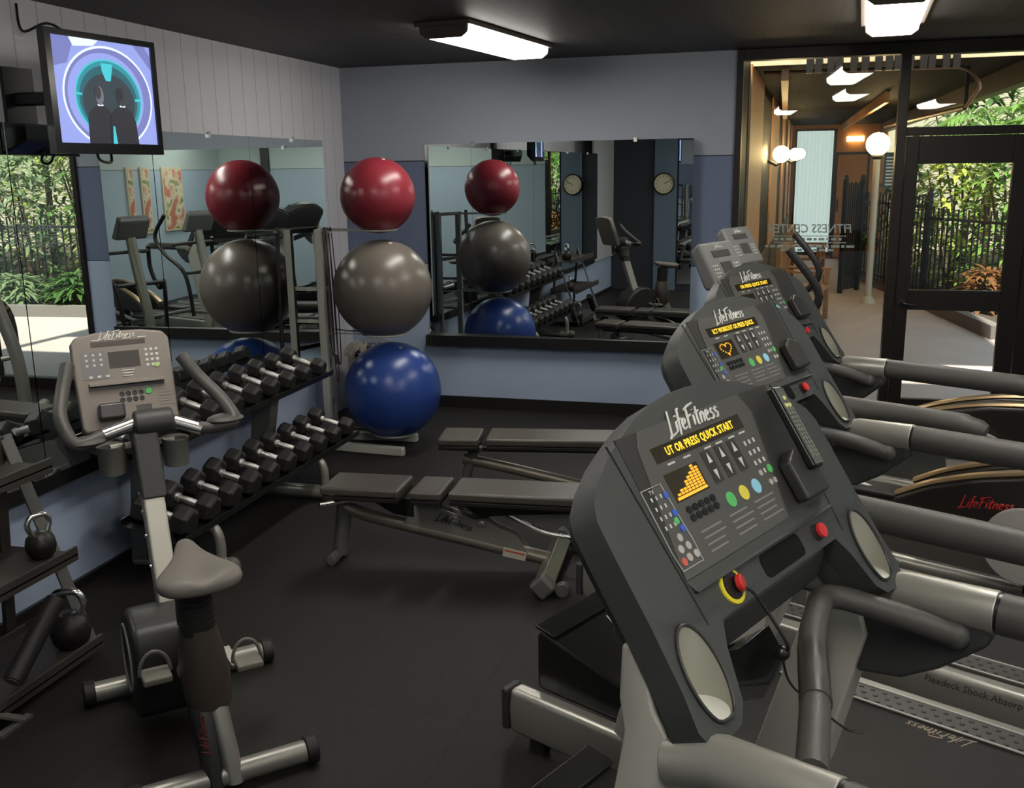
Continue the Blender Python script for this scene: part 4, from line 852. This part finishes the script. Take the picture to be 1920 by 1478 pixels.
for i, (y, wd) in enumerate(((2.0, 1.9), (6.1, 2.0), (9.2, 1.4), (11.6, 1.2), (13.6, .9))): timber(y, wd, 20 + i)
tag(MB().box(wx(8) + .0, wx(8) + .06, 1.2, 8.0, 2.56, 2.68).build('timber_beam', M_wood), 'long timber beam running under the walkway roof above the posts', 'beam')
# end of the walkway
EY = 14.3
struct(MB().box(2.9, 5.1, EY, EY + .2, -.02, 3.0).build('wall_end', M_orange))
t = thing('curtained_window', 'tall lit window with pale pleated curtains at the far end of the walkway', 'window', (3.69, EY, 0))
h = MB(); h.box(-.40, -.36, -.05, 0, .05, 2.62); h.box(.36, .42, -.05, 0, .05, 2.62); h.box(-.36, .36, -.05, 0, 2.58, 2.62); h.box(-.36, .36, -.05, 0, .05, .12); h.build('frame', M_bronze, t)
h = MB(); n = 44; a = [(-.36 + .72 * k / n, -.02 + .012 * math.sin(k * 1.35)) for k in range(n + 1)]
h.prism([(x, y - .012, .12) for x, y in a] + [(x, y - .006, .12) for x, y in a[::-1]], (0, 0, 2.46)); h.build('curtain', mat('lit_pale_curtain', (.55, .60, .58), .7, emit=(.62, .74, .72), es=.75), t)
t = thing('terracotta_door', 'terracotta painted door beside the curtained window at the walkway end', 'door', (4.45, EY, 0))
h = MB(); h.box(-.30, .28, -.04, 0, .0, 2.1); h.build('leaf', M_orange, t, .004); h = MB(); h.box(-.34, -.30, -.05, 0, 0, 2.15); h.box(.28, .32, -.05, 0, 0, 2.15); h.box(-.34, .32, -.05, 0, 2.10, 2.15); h.build('frame', M_bronze, t)
h = MB(); h.box(-.285, -.25, -.075, -.04, .95, 1.2); h.build('lock', M_black, t)
t = thing('wall_sconce', 'half-round glowing wall lamp above the terracotta door', 'wall lamp', (4.47, EY, 2.36))
h = MB(); h.loft([[(.17 * math.cos(PI * k / 12), -.10 * math.sin(PI * k / 12), z) if z else (.17 * math.cos(PI * k / 12), -.10 * math.sin(PI * k / 12), 0) for k in range(13)] for z in (0, .10)]); h.build('shade', emis('sconce_glow', (1, .66, .28), 9.0), t)
M_globe = emis('globe_glow', (1, .68, .30), 50.0)
def globe_lamp(x, y, z, r, label, post=True):
    t = thing('globe_lamp' if post else 'globe_sconce', label, 'lamp', (x, y, -.02 if post else z), 0, 'globe lamps along the walkway')
    o = z + .02 if post else 0
    h = MB(); h.ball((0, 0, o), r, 28, 16); h.build('globe', M_globe, t)
    if post:
        h = MB(); h.tube([(0, 0, 0), (0, 0, o - r * .9)], .045, 14); h.lathe([(.001, 0), (.10, 0), (.09, .05), (.05, .10), (.001, .10)]); h.build('post', mat('cream_lamp_post', (.70, .66, .55), .5), t)
        h = MB(); h.lathe([(.05, o - r - .05), (.085, o - r - .01), (.07, o - r * .85), (.001, o - r * .85)]); h.build('fitter', M_black, t)
    else:
        h = MB(); h.tube([(-.20, 0, -.05), (-.05, 0, -.12), (0, 0, -r * .9)], .02, 8); h.box(-.22, -.19, -.06, .06, -.12, .05); h.build('bracket', M_black, t)
globe_lamp(4.32, 7.2, 2.16, .155, 'glowing globe lamp on a pale post beside the garden fence')
globe_lamp(wx(4.6) + .12, 4.6, 2.02, .095, 'nearest glowing globe lamp on the walkway wall', False)
globe_lamp(wx(8.8) + .18, 8.8, 2.06, .095, 'farther glowing globe lamp on the walkway wall', False)
globe_lamp(wx(11.6) + .2, 11.6, 2.1, .095, 'farthest glowing globe lamp, near the curtained window', False)
t = thing('conduit_pipe', 'bent metal conduit pipe hung below the walkway roof', 'pipe', (0, 0, 0))
h = MB(); h.tube(rounded([(2.90, 1.6, 2.66), (4.50, 1.6, 2.65), (4.62, 1.6, 2.50), (4.60, 2.2, 2.36)], .10), .016, 8); h.tube([(4.60, 2.2, 2.36), (4.55, 9.0, 2.45)], .022, 8); h.build('pipe', mat('rusty_conduit', (.22, .13, .08), .5, .5), t)
h = MB(); h.box(4.585, 4.615, 2.18, 2.22, 2.34, 2.70); h.build('hanger', M_bronze, t)
tag(MB().box(4.18, 4.23, 5.0, 14, 2.58, 2.70).build('roof_joist', M_wood), 'timber joist running below the dark walkway roof toward the end wall', 'beam')
for k in range(14):
    x = 3.22 + k * .085 + random.uniform(-.02, .02)
    tag(MB().box(x, x + .05, 1.04, 1.10, 2.60, 2.80).build('eave_slat', M_bronze), f'short dark slat above the storefront window, {ORD[k] if k < 13 else "last"} counting from its frame', 'slat', 'eave slats above the window')
# fence, gate, sign, chairs
M_ironp = mat('black_wrought_iron', (.012, .012, .012), .4, .5)
def fence(a, b, z0, z1, label, name='iron_fence', step=.11):
    a, b = Vector((*a, 0)), Vector((*b, 0)); L = (b - a).length; d = (b - a) / L
    t = thing(name, label, 'fence' if 'fence' in name else 'gate', a, math.atan2(d.y, d.x), 'iron fencing round the garden')
    h = MB(); k = 0; x = 0
    while x <= L + 1e-6: h.box(x - .009, x + .009, -.009, .009, z0 + .04, z1 + .02 * (k % 2)); x += step; k += 1
    h.build('pickets', M_ironp, t)
    for z in (z0 + .12, z1 - .14):
        h = MB(); h.box(0, L, -.014, .014, z - .018, z + .018); h.build('rail', M_ironp, t)
    for x in (0, L):
        h = MB(); h.box(x - .03, x + .03, -.03, .03, z0, z1 + .06); h.lathe([(.001, z1 + .06), (.045, z1 + .07), (.03, z1 + .11), (.001, z1 + .13)], (x, 0, 0), 12, cap=False); h.build('post', M_ironp, t)
fence((5.05, 7.3), (5.95, 5.4), .09, 1.30, 'black iron picket fence seen through the glass of the door')
fence((5.95, 5.4), (9.6, 5.0), .09, 1.30, 'long black iron fence in front of the garden, right of the door')
fence((9.6, 5.0), (14.5, 4.7), .09, 1.30, 'far stretch of black iron fence reflected in the left mirrors')
fence((4.30, 9.6), (5.05, 7.3), .09, 1.45, 'black iron fence panel between the gate and the garden')
fence((4.00, 8.3), (4.27, 8.75), -.02, 1.62, 'tall black iron gate standing open beside the globe lamp', 'iron_gate', .06)
t = thing('notice_board', 'white notice with printed lines on a post next to the globe lamp', 'sign', (4.50, 6.6, -.02), math.radians(4))
h = MB(); h.box(-.025, .025, -.025, .025, 0, 2.06); h.build('post', M_bronze, t)
h = MB(); h.box(-.15, .15, -.045, -.025, 1.60, 2.06); h.build('board', mat('dark_green_board', (.03, .06, .05), .5), t)
h = MB()
for k in range(9): h.box(-.12, random.uniform(.06, .12), -.0465, -.045, 1.64 + k * .043, 1.662 + k * .043)
h.build('printed_lines', M_key, t)
def garden_chair(x, y, rz, label):
    t = thing('wooden_armchair', label, 'chair', (x, y, -.02), rz, 'wooden chairs on the walkway')
    for sx in (-1, 1):
        for sy in (-1, 1):
            h = MB(); h.box(sx * .26 - .03, sx * .26 + .03, sy * .25 - .03, sy * .25 + .03, 0, .62 if sy < 0 else .95); h.build('leg', M_wood, t)
        h = MB(); h.box(sx * .27 - .045, sx * .27 + .045, -.30, .25, .62, .65); h.build('armrest', M_wood, t)
    h = MB(); h.box(-.26, .26, -.28, .26, .40, .44); h.build('seat', M_wood, t)
    h = MB()
    for k in range(6): h.box(-.23 + k * .085, -.19 + k * .085, .24, .26, .44, .90)
    h.box(-.26, .26, .235, .265, .88, .96); h.build('backrest', M_wood, t)
garden_chair(wx(5.4) + .42, 5.4, math.radians(78), 'nearer wooden armchair against the walkway wall'); garden_chair(wx(9.6) + .40, 9.6, math.radians(80), 'farther wooden armchair against the walkway wall')

# plants
M_leaf = [mat('deep_green_leaf', (.08, .16, .040), .45, var=.35, vscale=9), mat('mid_green_leaf', (.17, .30, .06), .45, var=.35, vscale=9), mat('yellow_green_leaf', (.44, .50, .09), .45, var=.3, vscale=9), mat('grey_green_leaf', (.22, .29, .15), .45, var=.3, vscale=9), mat('reddish_leaf', (.22, .10, .035), .45, var=.3, vscale=9)]
for m in M_leaf:
    nt = m.node_tree; b = nt.nodes['Principled BSDF']; tr = nt.nodes.new('ShaderNodeBsdfTranslucent'); mx = nt.nodes.new('ShaderNodeMixShader'); mx.inputs[0].default_value = .4
    nt.links.new(b.inputs['Base Color'].links[0].from_socket, tr.inputs[0]); nt.links.new(b.outputs[0], mx.inputs[1]); nt.links.new(tr.outputs[0], mx.inputs[2]); nt.links.new(mx.outputs[0], nt.nodes['Material Output'].inputs[0])
M_stem = mat('brown_stem', (.09, .06, .035), .8)
def blade(h, o, d, L, wd, droop=.5, n=5):
    o, d = Vector(o), Vector(d).normalized(); s = d.cross(Vector((0, 0, 1)));
    s = s.normalized() if s.length > 1e-3 else Vector((1, 0, 0)); pr = None
    for i in range(n + 1):
        f = i / n; c = o + d * L * f + Vector((0, 0, -droop * L * f * f)); w_ = wd * math.sin(PI * min(1, .12 + .88 * f)) * (1 - f * .25) / 2 + .001
        q = (h.v(c - s * w_), h.v(c + s * w_))
        if pr: h.f([pr[0], pr[1], q[1], q[0]])
        pr = q
def palm(x, y, hgt, n, L, mi, label, nm='palm'):
    t = thing(nm, label, 'plant', (x, y, .05), random.uniform(0, 6), 'garden plants')
    h = MB(); h.tube([(0, 0, 0), (.03, .02, hgt * .5), (0, .05, hgt)], [.07, .055, .05], 10); h.build('trunk', M_stem, t)
    h = MB()
    for k in range(n):
        a = 2 * PI * k / n + random.uniform(-.2, .2); e = random.uniform(.1, 1.2); d = Vector((math.cos(a) * math.cos(e), math.sin(a) * math.cos(e), math.sin(e))); o = Vector((0, .05, hgt)); LL = L * random.uniform(.8, 1.1)
        pts = [o + d * LL * f + Vector((0, 0, -.65 * LL * f * f)) for f in [i / 9 for i in range(10)]]; h.tube(pts, [.013 * (1 - f / 11) for f in range(10)], 5)
        for i in range(1, 10):
            tg = (pts[i] - pts[i - 1]).normalized(); sd = tg.cross(Vector((0, 0, 1))).normalized()
            for s in (-1, 1):
                for j in (0, .5): blade(h, pts[i - 1].lerp(pts[i], j), sd * s + tg * .75, L * .34 * math.sin(PI * (.15 + .8 * i / 10)), .035, .35, 3)
    h.build('fronds', M_leaf[mi], t, 0, 180)
def shrub(x, y, hgt, rad, n, wd, L, mi, label, nm='shrub'):
    t = thing(nm, label, 'plant', (x, y, .05), random.uniform(0, 6), 'garden plants')
    h = MB()
    for k in range(5):
        a = 1.26 * k; h.tube([(0, 0, 0), (math.cos(a) * rad * .3, math.sin(a) * rad * .3, hgt * .45), (math.cos(a) * rad * .55, math.sin(a) * rad * .55, hgt * .8)], [.03, .02, .01], 6)
    h.build('stems', M_stem, t)
    h = MB()
    for k in range(n):
        a = random.uniform(0, 2 * PI); f = random.random() ** .45; z = random.uniform(.08, 1) ; rr = rad * f * math.sin(PI * min(.97, .25 + .7 * z)); o = (rr * math.cos(a), rr * math.sin(a), hgt * z)
        b_ = a + random.uniform(-.9, .9); blade(h, o, (math.cos(b_), math.sin(b_), random.uniform(-.2, .9)), L * random.uniform(.6, 1.2), wd, .45, 3)
    h.build('foliage', M_leaf[mi], t, 0, 180)
PL = [  # kind, x, y, height, radius, colour, label
    ('s', 5.5, 8.2, 2.2, .75, 2, 'yellow-green broad-leaved shrub behind the picket fence, nearest the globe lamp'),
    ('s', 6.1, 7.2, 2.6, .8, 1, 'tall green shrub behind the fence seen through the door glass'),
    ('s', 6.9, 6.6, 2.0, .8, 2, 'bright yellow-green shrub just behind the long iron fence'),
    ('p', 6.2, 9.6, 2.2, 1.5, 1, 'palm rising behind the shrubs left of the door glass'),
    ('p', 7.4, 8.2, 2.6, 1.7, 1, 'large palm whose fronds reach the glass above the door'),
    ('s', 7.8, 6.9, 2.8, .9, 0, 'dark green shrub behind the fence, right of the yellow-green one'),
    ('s', 8.8, 6.6, 2.3, .9, 3, 'grey-green shrub behind the middle of the long fence'),
    ('p', 9.4, 7.8, 2.4, 1.8, 3, 'grey-green palm behind the end of the long fence'),
    ('s', 5.6, 5.9, .55, .35, 4, 'low reddish plant at the foot of the fence'),
    ('s', 6.6, 4.75, .5, .40, 0, 'low dark plant in the mulch in front of the fence'),
    ('s', 5.0, 9.4, 1.9, .6, 0, 'dark shrub behind the open gate'),
    ('s', 9.9, 6.2, 2.2, .9, 1, 'green shrub near the joint of the two fences, seen in the mirrors'),
    ('s', 11.0, 6.3, 2.5, 1.0, 0, 'dark shrub behind the far fence, seen in the mirrors'),
    ('p', 10.6, 7.4, 1.6, 1.6, 3, 'low grey-green palm with drooping fronds, seen in the mirrors'),
    ('s', 12.3, 6.0, 2.4, 1.0, 3, 'grey-green shrub behind the far fence, seen in the mirrors'),
    ('p', 12.6, 7.6, 2.3, 1.8, 1, 'green palm behind the far fence, seen in the mirrors'),
    ('s', 13.7, 6.0, 2.6, 1.0, 1, 'last green shrub at the end of the far fence'),
    ('s', 8.2, 10.4, 3.8, 1.5, 1, 'tall green tree-like shrub at the back of the garden, behind the large palm'),
    ('s', 10.6, 10.5, 4.0, 1.6, 2, 'tall yellow-green shrub at the back of the garden'),
    ('s', 13.2, 9.6, 4.2, 1.7, 0, 'tall dark shrub at the back corner of the garden'),
    ('s', 6.3, 11.8, 3.6, 1.3, 0, 'tall dark shrub behind the left palm'),
    ('s', 7.6, 4.7, .45, .4, 3, 'low grey-green plant in the mulch further along the fence')]
for k, x, y, hg, rd, mi, lab in PL:
    if k == 'p': palm(x, y, hg, 20, rd, mi, lab)
    else: shrub(x, y, hg, rd, int(900 * max(.3, rd)), .075 if rd < 1.2 else .11, .26 if rd < 1.2 else .38, mi, lab)
tag(MB().box(3.5, 19, 15.2, 15.4, -.02, 3.4).build('garden_wall', mat('pale_garden_wall', (.42, .38, .28), .8, var=.1)), 'pale boundary wall behind the garden plants', 'wall')
